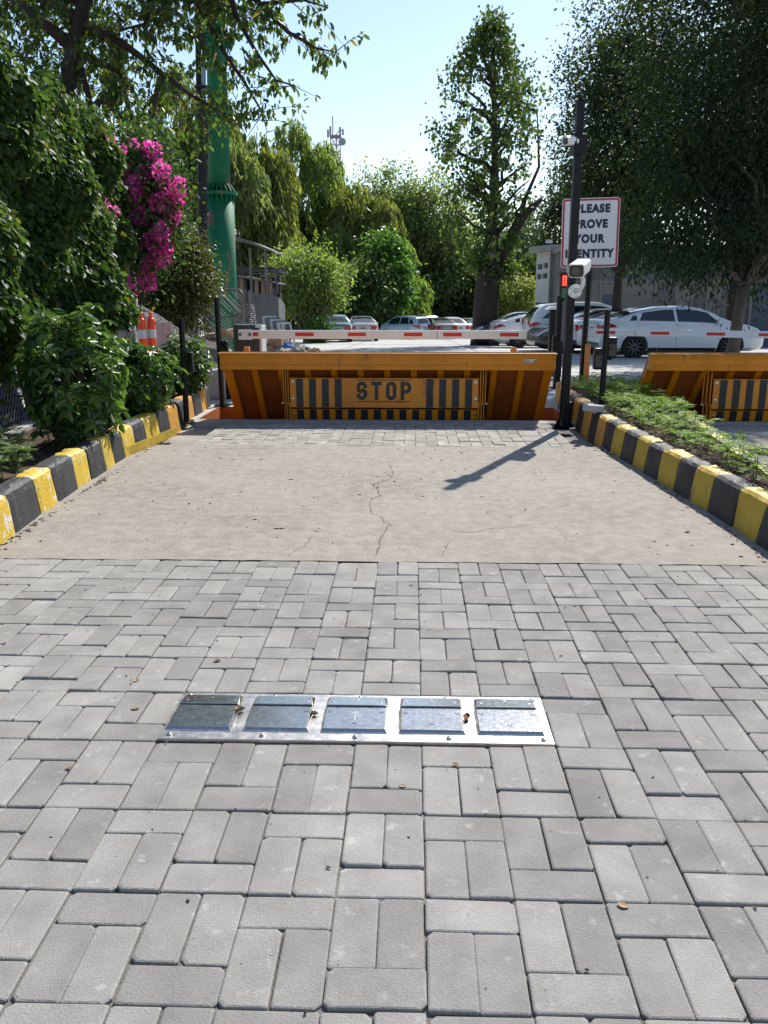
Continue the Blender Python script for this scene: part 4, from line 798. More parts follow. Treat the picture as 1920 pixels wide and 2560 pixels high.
# planks beside the gates
for k in range(9):
    a = at(500+7*k, 842-2.0*k+random.uniform(-4, 6), 19.5-.12*k); q = at(590+2*k, 822+4*k+random.uniform(-6, 6), 19.9-.1*k); d = q-a; mx = Matrix.Translation(a) @ d.to_track_quat('Y', 'Z').to_matrix().to_4x4()
    o = MB().box(-.07, .07, 0, d.length, -.018, .018, mx).build('plank', 'timber', bevel=.003); tag(o, 'rough timber plank in the loose pile left of the barrier cabinet', 'plank', 'planks piled beside the barrier cabinet')
MB().grid([[(a+(b_-a)*t, y, zg(y)+.02+h*max(0, 1-abs(t-.5)*2)**.7*(1-abs(y-19.7)/1.1)+random.gauss(0, .015)) for t in np.linspace(0, 1, 14)] for a, b_, y, h in [(at(470, 850, y).x, at(600, 850, y).x, y, .66) for y in np.linspace(18.7, 20.7, 12)]]).build('spoil_heap', 'yard'); tag(bpy.data.objects['spoil_heap'], 'low mound of earth and rubble under the timber planks', 'earth heap')
a, q = at(470, 838, 16.5), at(548, 880, 15.9); d = q-a; mx = Matrix.Translation((a+q)/2) @ Rm(9, 'Y') @ Rm(-14, 'X'); o = MB().box(-.42, .42, -.35, .35, -.012, .012, mx).build('loose_board', 'board_grey', bevel=.004); tag(o, 'flat grey brown board sloping down beside the tall sensor post', 'board')
# rubble heap right of the cabinet
rb = thing('rubble_heap', 'heap of broken rubble and rags right of the barrier cabinet', 'rubble', (at(690, 870, 26.0).x, 26.0, zg(26.0)))
rx0, rx1 = at(606, 868, 26.0).x, at(808, 872, 26.0).x
def rz(x, y): t = (x-rx0)/(rx1-rx0); return zg(y)+max(0, .62*(1-t)**.8*min(1, .5+t*3)*(1-abs(y-26.1)/1.0))
P = [[(x, y, rz(x, y)-.03) for x in np.linspace(rx0-.3, rx1, 30)] for y in np.linspace(25.0, 27.3, 20)]; MB().grid(P).build('mound', 'rubble', rb)
for nm, mm, n_, s0, s1 in (('lump', 'rubble', 90, .05, .17), ('lump', 'rubble_brown', 26, .07, .24), ('lump', 'rubble_white', 34, .06, .20)):
    mb = MB()
    for _ in range(n_):
        y = random.uniform(25.1, 26.5); t = random.random()**1.4; x = rx0+(rx1-rx0)*t; s = random.uniform(s0, s1)*(1.1-.6*t)
        mx = T(x, y, rz(x, y)+s*.25) @ Rm(random.uniform(0, 180), 'Z') @ Rm(random.uniform(-40, 40), 'X') @ Rm(random.uniform(-40, 40), 'Y'); e = random.uniform(.25, .8)
        mb.box(-s, s, -s*random.uniform(.4, 1), s*.6, -s*e*.5, s*e*.5, mx)
    mb.build(nm, mm, rb)['kind'] = 'stuff'
a = at(688, 853, 25.6); MB().box(a.x-.2, a.x+.2, 25.5, 25.8, a.z-.14, a.z+.14, Matrix.Identity(4)).build('cardboard_box', 'rubble_brown', rb)
a = at(720, 863, 25.3); P = [[(a.x+.18*math.cos(u)*math.cos(v)*(1+.2*math.sin(5*u)), a.y+.12*math.sin(u)*math.cos(v), a.z-.06+.09*math.sin(v)*(1+.3*math.sin(3*u))) for u in np.linspace(0, 6.28, 16)] for v in np.linspace(0, 1.57, 6)]; MB().grid(P).build('blue_rag', 'rubble_blue', rb)
# blue tarpaulin and an added dark panel for the shade behind the fence
tp = thing('tarpaulin', 'dark blue tarpaulin bundle behind the chain link fence', 'tarpaulin', (-4.3, 8, 0))
for cx_, cy_, r_, h_ in ((-4.35, 7.4, .55, .78), (-4.25, 8.35, .40, .80)):
    P = [[(cx_+r_*math.cos(u)*math.cos(v)**.6*(1+.08*math.sin(4*u+v*5)), cy_+r_*math.sin(u)*math.cos(v)**.6*(1+.08*math.sin(7*u)), h_*math.sin(v)*(1+.05*math.sin(6*u+3*v))) for u in np.linspace(0, 6.2832, 40)] for v in np.linspace(0, 1.57, 14)]
    MB().grid(P).build('fold', 'tarp_blue', tp, smooth=True)
bw = thing('dark_back_panel', 'dark panel added to stand for the shade behind the creeper hedge', 'wall', (-5.6, 8, 0)); MB().box(-5.7, -5.55, 3.0, 12.0, 0, 2.3).build('wall', 'dark_backing', bw)  # added panel, its near-black colour stands for shade behind the hedge
# ---------------------------------------------------------------- cars (local: +x forward, wheels on z = 0)
def smooth_interp(xs, pts, k=3):
    y = np.interp(xs, [p[0] for p in pts], [p[1] for p in pts])
    for _ in range(k): y = np.concatenate([[y[0]], (y[:-2]+2*y[1:-1]+y[2:])/4, [y[-1]]])
    return y
KIND = {
 'fastback': dict(L=4.63, W=1.80, wb=2.70, roof=[(-2.315, .93), (-2.28, 1.03), (-2.1, 1.07), (-1.85, 1.10), (-1.2, 1.29), (-.6, 1.39), (-.1, 1.416), (.3, 1.40), (.7, 1.30), (1.2, 1.06), (1.35, .99), (1.8, .91), (2.12, .80), (2.315, .60)],
   belt=[(-2.315, .89), (-2.0, 1.0), (-1.2, 1.00), (0, .95), (1.0, .92), (1.3, .93), (1.8, .85), (2.1, .74), (2.315, .56)], gh=(-1.55, 1.02), ws=(.42, 1.20), rw=(-1.82, -.68), side=[(-1.28, -.28), (-.20, .78)], qw=(-1.55, -1.34), rear=1.0, tailz=(.72, .93), wr=.325),
 'sedan': dict(L=4.40, W=1.70, wb=2.60, roof=[(-2.2, .90), (-2.16, 1.02), (-2.0, 1.06), (-1.45, 1.09), (-1.0, 1.33), (-.6, 1.45), (-.1, 1.475), (.3, 1.45), (.65, 1.33), (1.15, 1.05), (1.3, 1.0), (1.8, .92), (2.05, .82), (2.2, .60)],
   belt=[(-2.2, .86), (-1.9, .98), (-1.2, .97), (0, .93), (1.0, .92), (1.3, .93), (1.8, .86), (2.05, .76), (2.2, .56)], gh=(-1.35, 1.0), ws=(.40, 1.12), rw=(-1.46, -.80), side=[(-1.12, -.25), (-.17, .75)], qw=None, rear=1.0, tailz=(.70, .95), wr=.30),
 'hatch': dict(L=3.45, W=1.55, wb=2.36, roof=[(-1.72, .95), (-1.70, 1.05), (-1.55, 1.36), (-1.40, 1.45), (-.6, 1.52), (-.1, 1.53), (.3, 1.50), (.65, 1.37), (1.1, 1.05), (1.22, 1.0), (1.5, .93), (1.65, .80), (1.73, .58)],
   belt=[(-1.72, .92), (-1.4, .97), (0, .93), (1.0, .91), (1.2, .93), (1.5, .86), (1.65, .74), (1.73, .54)], gh=(-1.58, 1.0), ws=(.42, 1.08), rw=(-1.69, -1.50), side=[(-.95, -.20), (-.12, .75)], qw=(-1.42, -1.02), rear=1.0, tailz=(.72, 1.0), wr=.285),
 'suv': dict(L=4.5, W=1.82, wb=2.66, roof=[(-2.25, .98), (-2.22, 1.10), (-1.98, 1.45), (-1.75, 1.60), (-.8, 1.68), (-.1, 1.69), (.3, 1.66), (.75, 1.50), (1.2, 1.16), (1.35, 1.10), (1.85, 1.02), (2.1, .90), (2.25, .66)],
   belt=[(-2.25, .95), (-1.9, 1.08), (0, 1.04), (1.1, 1.02), (1.35, 1.03), (1.85, .96), (2.1, .84), (2.25, .62)], gh=(-2.0, 1.05), ws=(.48, 1.18), rw=(-2.18, -1.90), side=[(-1.25, -.25), (-.17, .8)], qw=(-1.85, -1.33), rear=1.0, tailz=(.92, 1.12), wr=.36)}
WM = {}
def wheel_meshes(r, dark):
    k = (round(r, 3), dark)
    if k not in WM:
        ty = MB().lathe([(r*.66, -.10), (r*.94, -.10), (r, -.07), (r, .07), (r*.94, .10), (r*.66, .10)], 32, Rm(90, 'X'), False).mesh('tyre'); ty.materials.append(M['tyre'])
        mb = MB().lathe([(r*.70, -.06), (r*.70, .085), (r*.64, .088), (r*.62, .03), (r*.12, .03), (r*.12, .06), (r*.05, .062)], 28, Rm(90, 'X'))
        rm = mb.mesh('rim'); rm.materials.append(M['tyre' if dark else 'alloy_dark'])
        sp = MB()
        for j in range(10):
            a = 2*math.pi*j/10; mx = Rm(90, 'X') @ Matrix.Rotation(a, 4, 'Z'); sp.prism([(r*.08, -.022), (r*.64, -.014), (r*.64, .014), (r*.08, .022)], .035, .078, 'z', mx)
        s2 = sp.mesh('spokes'); s2.materials.append(M['alloy_dark' if dark else 'alloy'])
        WM[k] = (ty, rm, s2)
    return WM[k]
def wheel(par, x, y, r, side, dark):
    ty, rm, sp = wheel_meshes(r, dark); o = bpy.data.objects.new('wheel', None); COL.objects.link(o); o.parent = par; o.location = (x, y, r); o.rotation_euler = (0, random.uniform(0, 6), 0) if side < 0 else (0, random.uniform(0, 6), math.pi)
    for n, me in (('tyre', ty), ('rim', rm), ('spokes', sp)):
        c = bpy.data.objects.new(n, me); COL.objects.link(c); c.parent = o
def car(name, label, kind, paint, loc, heading, group, plate=True, dark=True, lampstyle='c', detail=True):
    K = KIND[kind]; L, W = K['L'], K['W']; hw = W/2; root = thing(name, label, 'car', (0, 0, 0), group)
    xs = np.linspace(-L/2, L/2, 72); rf = smooth_interp(xs, K['roof'], 2); be = smooth_interp(xs, K['belt'], 3); be = np.minimum(be, rf-.03)
    gh0, gh1 = K['gh']; topH = max(rf)
    e = np.clip((L/2-np.abs(xs))/.55, 0, 1); wide = hw*(.80+.20*np.sqrt(np.clip(1-(1-e)**2, 0, 1)))
    bot = np.interp(xs, [-L/2, -L/2+.3, L/2-.4, L/2], [.34, .22, .20, .26]); up = np.clip((rf-be-.06)/(topH-1.0-.02), 0, 1)
    wr_ = wide*(.93-.27*up)
    def half(i): return [(0, bot[i]), (wide[i]*.80, bot[i]), (wide[i]*.965, bot[i]+.10), (wide[i]*1.0, .56 if bot[i] < .5 else bot[i]), (wide[i]*.985, be[i]-.10), (wide[i]*.955, be[i]), (wr_[i]*1.0, be[i]+(rf[i]-be[i])*.86), (wr_[i]*.90, be[i]+(rf[i]-be[i])*.965), (wr_[i]*.5, rf[i]), (0, rf[i]+.008*up[i])]
    H = np.array([half(i) for i in range(len(xs))])         # stations x points x (y, z)
    def S_(x, s, sg=1, off=0.0):
        x = min(max(x, xs[0]), xs[-1]-1e-6); fi = (x-xs[0])/(xs[1]-xs[0]); i = int(fi); t = fi-i; j = min(int(s), 8); u = s-j
        g = lambda ii: H[ii, j]*(1-u)+H[ii, j+1]*u
        q = g(i)*(1-t)+g(min(i+1, len(xs)-1))*t; tx = (g(min(i+1, len(xs)-1))-g(i))/(xs[1]-xs[0]); ts = H[i, j+1]-H[i, j]
        n = Vector((1, tx[0], tx[1])).cross(Vector((0, ts[0], ts[1])));
        n = n.normalized(); n = n if (n.y > 0 or (abs(n.y) < .2 and n.z > 0)) else -n
        if s > 6.9: n = n if n.z > 0 else -n
        p = Vector((x, q[0], q[1]))+n*off; return (p.x, p.y*sg, p.z)
    mb = MB(); ring = []
    for i in range(len(xs)):
        r = [(xs[i], y, z) for y, z in H[i]]; ring.append(r+[(x, -y, z) for x, y, z in r[-2:0:-1]])
    n = len(ring[0]); mb.v = [p for r in ring for p in r]
    mb.f = [(i*n+k, i*n+(k+1) % n, (i+1)*n+(k+1) % n, (i+1)*n+k) for i in range(len(ring)-1) for k in range(n)]+[tuple(range(n)), tuple(range((len(ring)-1)*n, len(ring)*n))[::-1]]
    body = mb.build('body', 'car_'+paint, root)
    # wheel arches cut out of the shell
    r = K['wr']; wx = (-K['wb']/2-.03, K['wb']/2-.03); cut = MB()
    for x in wx:
        for s in (-1, 1): cut.lathe([(r+.05, 0), (r+.05, .36)], 28, T(x, s*(hw-.26)-(.36 if s < 0 else 0)+(.0 if s > 0 else .36), r) @ Rm(-90 if s > 0 else 90, 'X'))
    co_ = cut.build('cutter', None); bo = body.modifiers.new('b', 'BOOLEAN'); bo.operation = 'DIFFERENCE'; bo.solver = 'EXACT'; bo.object = co_
    dg = bpy.context.evaluated_depsgraph_get(); dg.update(); me = bpy.data.meshes.new_from_object(body.evaluated_get(dg)); body.modifiers.clear(); body.data = me
    bpy.data.objects.remove(co_)
    bm = bmesh.new(); bm.from_mesh(me)
    for f_ in bm.faces: f_.smooth = True
    for ed in bm.edges:
        if len(ed.link_faces) == 2 and ed.calc_face_angle(0) > R(32): ed.smooth = False
    bm.to_mesh(me); bm.free()
    if not me.materials: me.materials.append(M['car_'+paint])
    for x in wx:
        for s in (-1, 1): wheel(root, x, s*(hw-.115), r, s, dark)
    MB().box(wx[0]-.3, wx[1]+.3, -hw+.28, hw-.28, .16, .30).build('underbody', 'car_trim', root)
    def patch(nm, m, x0, x1, s0, s1, sides=(1, -1), off=.006, nx=9, ns=5, x0t=None, x1t=None, par=None):
        for sg in sides:
            P = []
            for b in range(ns+1):
                s = s0+(s1-s0)*b/ns; t = b/ns; a0 = x0+(x0t-x0 if x0t is not None else 0)*t; a1 = x1+(x1t-x1 if x1t is not None else 0)*t
                P.append([S_(a0+(a1-a0)*a/nx, s, sg, off) for a in range(nx+1)])
            MB().grid(P, sg < 0).build(nm, m, par or root, smooth=True)
    for k, (a, b) in enumerate(K['side']):
        front = k == 1; gl = (a, b+.28 if front else b, a if front else a+.12, b-.12 if front else b)
        patch('side_window', 'car_glass', gl[0], gl[1], 5.12, 5.93, x0t=gl[2], x1t=gl[3])
    if K['qw']: patch('quarter_window', 'car_glass', K['qw'][0]+(.0), K['qw'][1], 5.15, 5.8, x0t=K['qw'][1]-.12, x1t=K['qw'][1], nx=4)
    def across(nm, m, x0, x1, fr, off=.006):
        P = []
        for a in range(7):
            x = x0+(x1-x0)*a/6; row = [S_(x, s, 1, off) for s in np.linspace(6.15, 9, 7)]; row = [(p[0], p[1]*fr, p[2]) for p in row]; P.append(row+[(q[0], -q[1], q[2]) for q in row[-2::-1]])
        MB().grid(P).build(nm, m, root, smooth=True)
    across('windscreen', 'car_glass', K['ws'][0], K['ws'][1], .95); across('rear_window', 'car_glass', K['rw'][0], K['rw'][1], .93)
    xr = -L/2; wr0 = wide[0]; z0, z1 = K['tailz']
    for sg in (1, -1):
        if lampstyle == 'c':
            patch('tail_light', 'tail_red', xr+.0, xr+.42, 3.9, 4.95, (sg,), .008, 8, 4, x0t=xr, x1t=xr+.22)
        else: patch('tail_light', 'tail_red', xr+.0, xr+.16, 3.6, 4.9, (sg,), .008, 5, 4)
        MB().prism([(sg*wr0*.60, z0), (sg*wr0*.985, z0), (sg*wr0*.97, z1), (sg*wr0*.58, z1-.02)], xr-.009, xr-.001, 'x').build('tail_light', 'tail_red', root)
        patch('headlight', 'lamp_clear', L/2-.42, L/2-.02, 4.35, 5.3, (sg,), .007, 6, 3)
        # mirror
        p = Vector(S_(K['ws'][1]-.30, 5.05, sg, .0)); mm = MB().prism(rrect(.09, .06, .03, 3), -.05, .05, 'x', T(p.x, p.y+sg*.12, p.z+.06)).build('mirror', 'car_'+paint, root); MB().box(p.x-.02, p.x+.02, min(p.y-sg*.02, p.y+sg*.05), max(p.y-sg*.02, p.y+sg*.05), p.z+.0, p.z+.03).build('mirror_arm', 'car_trim', mm)
        for hx in (K['side'][0][0]+.16, K['side'][1][0]+.12): q = Vector(S_(hx, 4.35, sg, .012)); MB().box(q.x-.1, q.x+.1, q.y-.012, q.y+.012, q.z-.016, q.z+.016).build('door_handle', 'car_'+paint, root, bevel=.005)
        for dx in (K['side'][1][0]-.03, K['side'][1][1]+.20, K['side'][0][0]-.02):
            MB().grid([[S_(dx-.004, s, sg, .0025) for s in np.linspace(2.2, 4.98, 8)], [S_(dx+.004, s, sg, .0025) for s in np.linspace(2.2, 4.98, 8)]], sg > 0).build('door_gap', 'car_trim', root)
        patch('sill', 'car_trim', wx[0]+r+.08, wx[1]-r-.08, 1.1, 1.9, (sg,), .004, 6, 2)
    MB().box(xr-.012, xr-.002, -wr0*.86, wr0*.86, .34, .44).build('rear_valance', 'car_trim', root)
    MB().box(xr-.03, xr+.02, -wr0*.80, wr0*.80, .985 if kind in ('fastback', 'sedan') else .6, 1.0 if kind in ('fastback', 'sedan') else .615).build('boot_edge', 'car_'+paint, root)
    if plate: q = MB().box(xr-.016, xr-.006, -.22, .22, z0+.02, z0+.15).build('number_plate', 'plate', root); MB().box(xr-.0175, xr-.0165, -.16, .16, z0+.05, z0+.12).build('plate_print', 'box_grey', q)
    MB().box(L/2-.03, L/2+.006, -wide[-1]*.8, wide[-1]*.8, .38, .52).build('grille', 'car_trim', root)
    root.location = loc; root.rotation_euler = (0, 0, R(heading)); return root
RG, BG = 'cars parked along the right side', 'cars parked in the back row'
def cz(Y): return zg(Y)+.0
def place(px, Y, dx): return (at(px, 800, Y).x+dx, Y, cz(Y))
car('parked_car', 'white fastback saloon parked nearest behind the right boom arm', 'fastback', 'white', place(1477, 25.0, 2.3), 6, RG)
car('parked_car', 'white saloon parked behind the nearest one with its tail left of the sign post', 'fastback', 'white', place(1430, 27.9, 2.3), 4, RG)
car('parked_car', 'glossy black saloon parked nose out beside the black posts', 'fastback', 'black', place(1327, 29.3, 2.3), 184, RG, dark=False)
car('parked_car', 'white sport utility car with its tail towards the lane', 'suv', 'white', place(1313, 31.4, 2.25), 3, RG, dark=False)
car('parked_car', 'white fastback saloon whose tail and arch shaped red lamp show behind the arm tip', 'fastback', 'white', place(1231, 35.8, 2.3), 3, RG)
car('parked_car', 'dark navy saloon parked nose out in front of the thick tree trunk', 'sedan', 'navy', place(1178, 39.6, 2.2), 183, RG)
car('parked_car', 'dark saloon partly hidden beyond the thick trunk', 'sedan', 'grey', place(1250, 47, 2.2), 2, RG, detail=False)
def rear(px0, px1, Y, W): return (at((px0+px1)/2, 820, Y).x, Y, cz(Y))
car('parked_car', 'pale teal saloon with square red tail lamps beside the clipped shrub', 'sedan', 'teal', rear(800, 880, 48.5, 1.7), 96, BG, lampstyle='s')
car('parked_car', 'silver saloon parked beside the pale teal one', 'fastback', 'silver', rear(868, 938, 51.5, 1.7), 96, BG)
car('parked_car', 'light blue hatchback seen from its rear corner', 'hatch', 'sky', rear(962, 1062, 58.5, 1.7), 138, BG)
car('parked_car', 'black tall car behind the light blue hatchback', 'suv', 'black', rear(1010, 1070, 63.5, 1.7), 125, BG)
car('parked_car', 'grey saloon parked right of the light blue hatchback', 'fastback', 'grey', rear(1062, 1124, 60, 1.7), 104, BG)
car('parked_car', 'white saloon parked beside the grey one in the back row', 'sedan', 'white', rear(1098, 1152, 62.5, 1.7), 106, BG, lampstyle='s')
car('parked_car', 'silver saloon next to the white one in the back row', 'fastback', 'silver', rear(1140, 1190, 64.5, 1.7), 108, BG)
car('parked_car', 'white saloon farthest right in the back row by the trunk', 'sedan', 'white', rear(1166, 1206, 69, 1.7), 108, BG)
car('parked_car', 'white saloon in the far row beyond the thick trunk', 'sedan', 'white', rear(1290, 1350, 66, 1.7), 20, BG)
# ---------------------------------------------------------------- guard tower, wall, gate on the right
Yt = 46.0; X = lambda px, py=700: at(px, py, Yt).x; Z = lambda py: at(1380, py, Yt).z
gt = thing('guard_tower', 'pale grey concrete guard tower with flat overhanging roof', 'building', (X(1380), Yt, zg(Yt)))
x0, xm, x1 = X(1350), X(1373), X(1440); zb, zt = zg(Yt)-.2, Z(628); rot = T(xm, Yt, 0) @ Rm(0, 'Z') @ T(-xm, -Yt, 0)
vs = [(x0, Yt+2.2), (xm, Yt), (x1+.6, Yt+.55), (x1+.2, Yt+3)]
wb_ = [(xm, Yt), (x0, Yt+1.6)]
# left face carries two pairs of vent openings
def wallface(mb, A_, Bq, zlo, zhi, holes_, depth, inward):
    d = Vector((Bq[0]-A_[0], Bq[1]-A_[1], 0)); L = d.length; d.normalize(); n = Vector((-d.y, d.x, 0))*inward
    us = sorted({0, L, *[h for q in holes_ for h in q[:2]]}); zs_ = sorted({zlo, zhi, *[h for q in holes_ for h in q[2:]]})
    for i in range(len(us)-1):
        for j in range(len(zs_)-1):
            um, zm = (us[i]+us[i+1])/2, (zs_[j]+zs_[j+1])/2
            if any(a < um < b and c < zm < e for a, b, c, e in holes_): continue
            q = [Vector((A_[0], A_[1], 0))+d*u+Vector((0, 0, z)) for u, z in ((us[i], zs_[j]), (us[i+1], zs_[j]), (us[i+1], zs_[j+1]), (us[i], zs_[j+1]))]; mb.add(q, [(0, 1, 2, 3)])
    for a, b, c, e in holes_:
        f = [Vector((A_[0], A_[1], 0))+d*u+Vector((0, 0, z)) for u, z in ((a, c), (b, c), (b, e), (a, e))]; k = [p+n*depth for p in f]
        mb.add(f+k, [(0, 1, 5, 4), (1, 2, 6, 5), (2, 3, 7, 6), (3, 0, 4, 7)])
    return d, n
Lf = math.hypot(xm-x0, 1.6); u = lambda px: (px-1350)/(1373-1350)*Lf; hz_ = [(u(1352.5), u(1360.5), Z(672), Z(658)), (u(1362.5), u(1370), Z(670), Z(656)), (u(1352), u(1359.5), Z(697), Z(684)), (u(1361.5), u(1369.5), Z(696), Z(682)), (u(1351), u(1371), Z(762), Z(757))]
mb = MB(); d, n = wallface(mb, (x0, Yt+1.6), (xm, Yt), zb, zt, hz_, .12, 1); mb.build('vent_wall', 'building_white', gt)
for a, b, c, e in hz_:
    f = [Vector((x0, Yt+1.6, 0))+d*q+n*.121+Vector((0, 0, z)) for q, z in ((a, c), (b, c), (b, e), (a, e))]; MB().add(f, [(0, 1, 2, 3)]).build('vent_back', 'wall_blue', gt)
mb = MB(); mb.add([(xm, Yt, zb), (x1+.8, Yt+.3, zb), (x1+.8, Yt+.3, zt), (xm, Yt, zt)], [(0, 1, 2, 3)]); mb.add([(x1+.8, Yt+.3, zb), (x1+.5, Yt+3, zb), (x1+.5, Yt+3, zt), (x1+.8, Yt+.3, zt)], [(0, 1, 2, 3)]); mb.add([(x0, Yt+1.6, zb), (x1+.5, Yt+3, zb), (x1+.5, Yt+3, zt), (x0, Yt+1.6, zt)], [(0, 3, 2, 1)]); mb.build('wall', 'building_grey', gt)
MB().prism([(X(1332), Yt+.9), (xm-.1, Yt-.8), (x1+1.6, Yt-.4), (x1+1.2, Yt+3.6), (X(1336), Yt+2.6)], zt+.002, zt+.28, 'z').build('roof_slab', 'building_grey', gt)
fl = thing('floodlight', 'square floodlight on the roof of the guard tower', 'floodlight', (X(1369), Yt+.2, zt+.28)); a, b = X(1358.5), X(1379.5)
MB().box(a, b, Yt+.1, Yt+.3, Z(611)+.02, Z(598)).build('housing', 'cable_black', fl, bevel=.02); MB().box(a+.04, b-.04, Yt+.085, Yt+.099, Z(611)+.06, Z(598)-.04).build('glass', 'silver_trim', fl); MB().box((a+b)/2-.2, (a+b)/2+.2, Yt+.15, Yt+.25, zt+.28, Z(611)+.019).build('bracket', 'cable_black', fl)
Yw2 = 37.0; X = lambda px: at(px, 720, Yw2).x; Z = lambda py: at(1600, py, Yw2).z
cw = thing('compound_wall', 'long grey compound wall with patterned panels behind the right cars', 'wall', (X(1600), Yw2, zg(Yw2)))
zb, zt = zg(Yw2)-.2, Z(708); xs_ = [X(p) for p in (1395, 1470, 1502, 1552, 1640, 1692, 1732, 1770, 1800, 1850, 1880, 2010, 2140)]
for i in range(len(xs_)-1):
    a, b = xs_[i], xs_[i+1]
    MB().box(a+.01, b-.01, Yw2, Yw2+.2, zb, zt+(0.0 if i < 9 else 1.2)).build('wall_panel', ('wall_panel' if i in (4, 6, 8) else 'compound_grey' if i < 9 else 'wall_blue'), cw)
    if i in (4, 6, 8):
        for r in range(9):
            for c in range(max(2, int((b-a)/.42))):
                cx_, cz_ = a+.2+c*.42+(r % 2)*.12, zb+.5+r*.36
                if cx_ > b-.15 or cz_ > zt-.15: continue
                mx = T(cx_, Yw2-.012, cz_) @ Rm(45+90*((r+c) % 2), 'Y'); MB().box(-.17, .17, -.012, .011, -.035, .035, mx).build('relief_bar', 'wall_panel', cw)
    MB().box(a-.06, a+.06, Yw2-.05, Yw2-.001, zb, zt).build('pilaster', 'compound_grey', cw)
MB().box(xs_[0], xs_[9], Yw2-.08, Yw2+.26, zt+.002, zt+.10).build('coping', 'compound_grey', cw)
dr = MB().box(X(1505), X(1545), Yw2-.04, Yw2-.002, zb, Z(737)).build('steel_door', 'wall_blue', cw); MB().box(X(1546), X(1556), Yw2-.03, Yw2-.002, zb, Z(733)).build('door_side_panel', 'cabinet_dark', cw)
rw = thing('razor_wire', 'coiled razor wire along the top of the grey compound wall', 'razor wire', (X(1580), Yw2+.1, zt+.1)); pts = []
for k in range(240): a = k*.36; pts.append((X(1480)+(X(1650)-X(1480))*k/240, Yw2+.1+.30*math.cos(a), zt+.42+.32*math.sin(a)))
MB().tube(pts, .008, 4).build('coil', 'wall_grey', rw)
Yg2 = 41.0; gbx = thing('building', 'plain grey building rising behind the razor wire', 'building', (at(1560, 700, Yg2).x, Yg2, zg(Yg2))); gx0, gx1 = at(1428, 680, Yg2).x, at(1830, 680, Yg2).x; gtop = at(1560, 622, Yg2).z
MB().box(gx0, gx1, Yg2, Yg2+6, zg(Yg2)-.2, gtop).build('wall', 'compound_grey', gbx); MB().box(gx0-.15, gx1+.15, Yg2-.15, Yg2+6.15, gtop+.002, gtop+.18).build('roof_slab', 'building_grey', gbx)
# ---------------------------------------------------------------- distant lattice mast
Ym = 150.0; X = lambda px: at(px, 330, Ym).x; Z = lambda py: at(838, py, Ym).z
lm = thing('lattice_mast', 'distant red and grey lattice mast with antennas above the trees', 'mast', (X(838), Ym, zg(95)))
cs = [(X(826), Ym), (X(850), Ym), (X(838), Ym+2)]; zb = zg(95)
for cx_, cy_ in cs: MB().tube([(cx_, cy_, zb), (cx_, cy_, Z(338))], .09, 6).build('leg', 'tower_red', lm)
mb = MB(); n = 26
for k in range(n):
    za, zc_ = zb+(Z(342)-zb)*k/n, zb+(Z(342)-zb)*(k+1)/n
    for i in range(3): a, b = cs[i], cs[(i+1) % 3]; mb.tube([(a[0], a[1], za), (b[0], b[1], zc_)], .07, 4); mb.tube([(a[0], a[1], za), (b[0], b[1], za)], .07, 4)
mb.build('bracing', 'tower_red', lm)['kind'] = 'stuff'
MB().tube([(X(832), Ym, Z(345)), (X(832), Ym, Z(290))], .10, 6).build('spike', 'tower_grey', lm); MB().box(X(825), X(853), Ym-1, Ym+1, Z(344), Z(340)).build('platform', 'tower_red', lm)
for px, a, b in ((821, 346, 326), (827, 340, 318), (851, 350, 320), (858, 340, 325)): MB().box(X(px)-.16, X(px)+.16, Ym-.9, Ym-.6, Z(a), Z(b)).build('antenna', 'tower_grey', lm)
MB().tube([(X(834), Ym, Z(340)), (X(841), Ym, Z(336)), (X(851), Ym, Z(322))], .08, 5).build('stay', 'tower_grey', lm); MB().tube([(X(851), Ym, Z(326)), (X(858), Ym, Z(326))], .08, 5).build('stay', 'tower_grey', lm)
MB().lathe([(.05, 0), (.4, .12), (.6, .35)], 14, T(X(857), Ym-1, Z(358)) @ Rm(90, 'X')).build('dish', 'tower_grey', lm)
# ---------------------------------------------------------------- vegetation
def limb(mb, a, b, r0, r1, seg=6, wob=.12, n=7):
    a, b = Vector(a), Vector(b); L = (b-a).length; pts = [a.lerp(b, t)+Vector((random.gauss(0, wob), random.gauss(0, wob), random.gauss(0, wob*.5)+.10*L*math.sin(math.pi*t)*.5))*(1 if 0 < t < 1 else 0)*(L*.18) for t in np.linspace(0, 1, seg+1)]
    mb.tube(pts, list(np.linspace(r0, r1, seg+1)), n); return pts
def rdir(n): return unit(rng.normal(size=(n, 3)))
def crown_round(C, Rr, n_clump, per, sig, shell=.55, prof=None):
    """clump centres inside an ellipsoid C, radii Rr; leaves gaussian round each centre"""
    d = rdir(n_clump); rad = (shell+(1-shell)*rng.random(n_clump)**.6)[:, None]; c = np.array(C)+d*rad*np.array(Rr)*(rng.uniform(.82, 1.08, n_clump)[:, None])
    pos = np.repeat(c, per, 0)+rng.normal(size=(n_clump*per, 3))*sig*np.repeat(rng.uniform(.6, 1.3, n_clump), per)[:, None]
    return c, pos
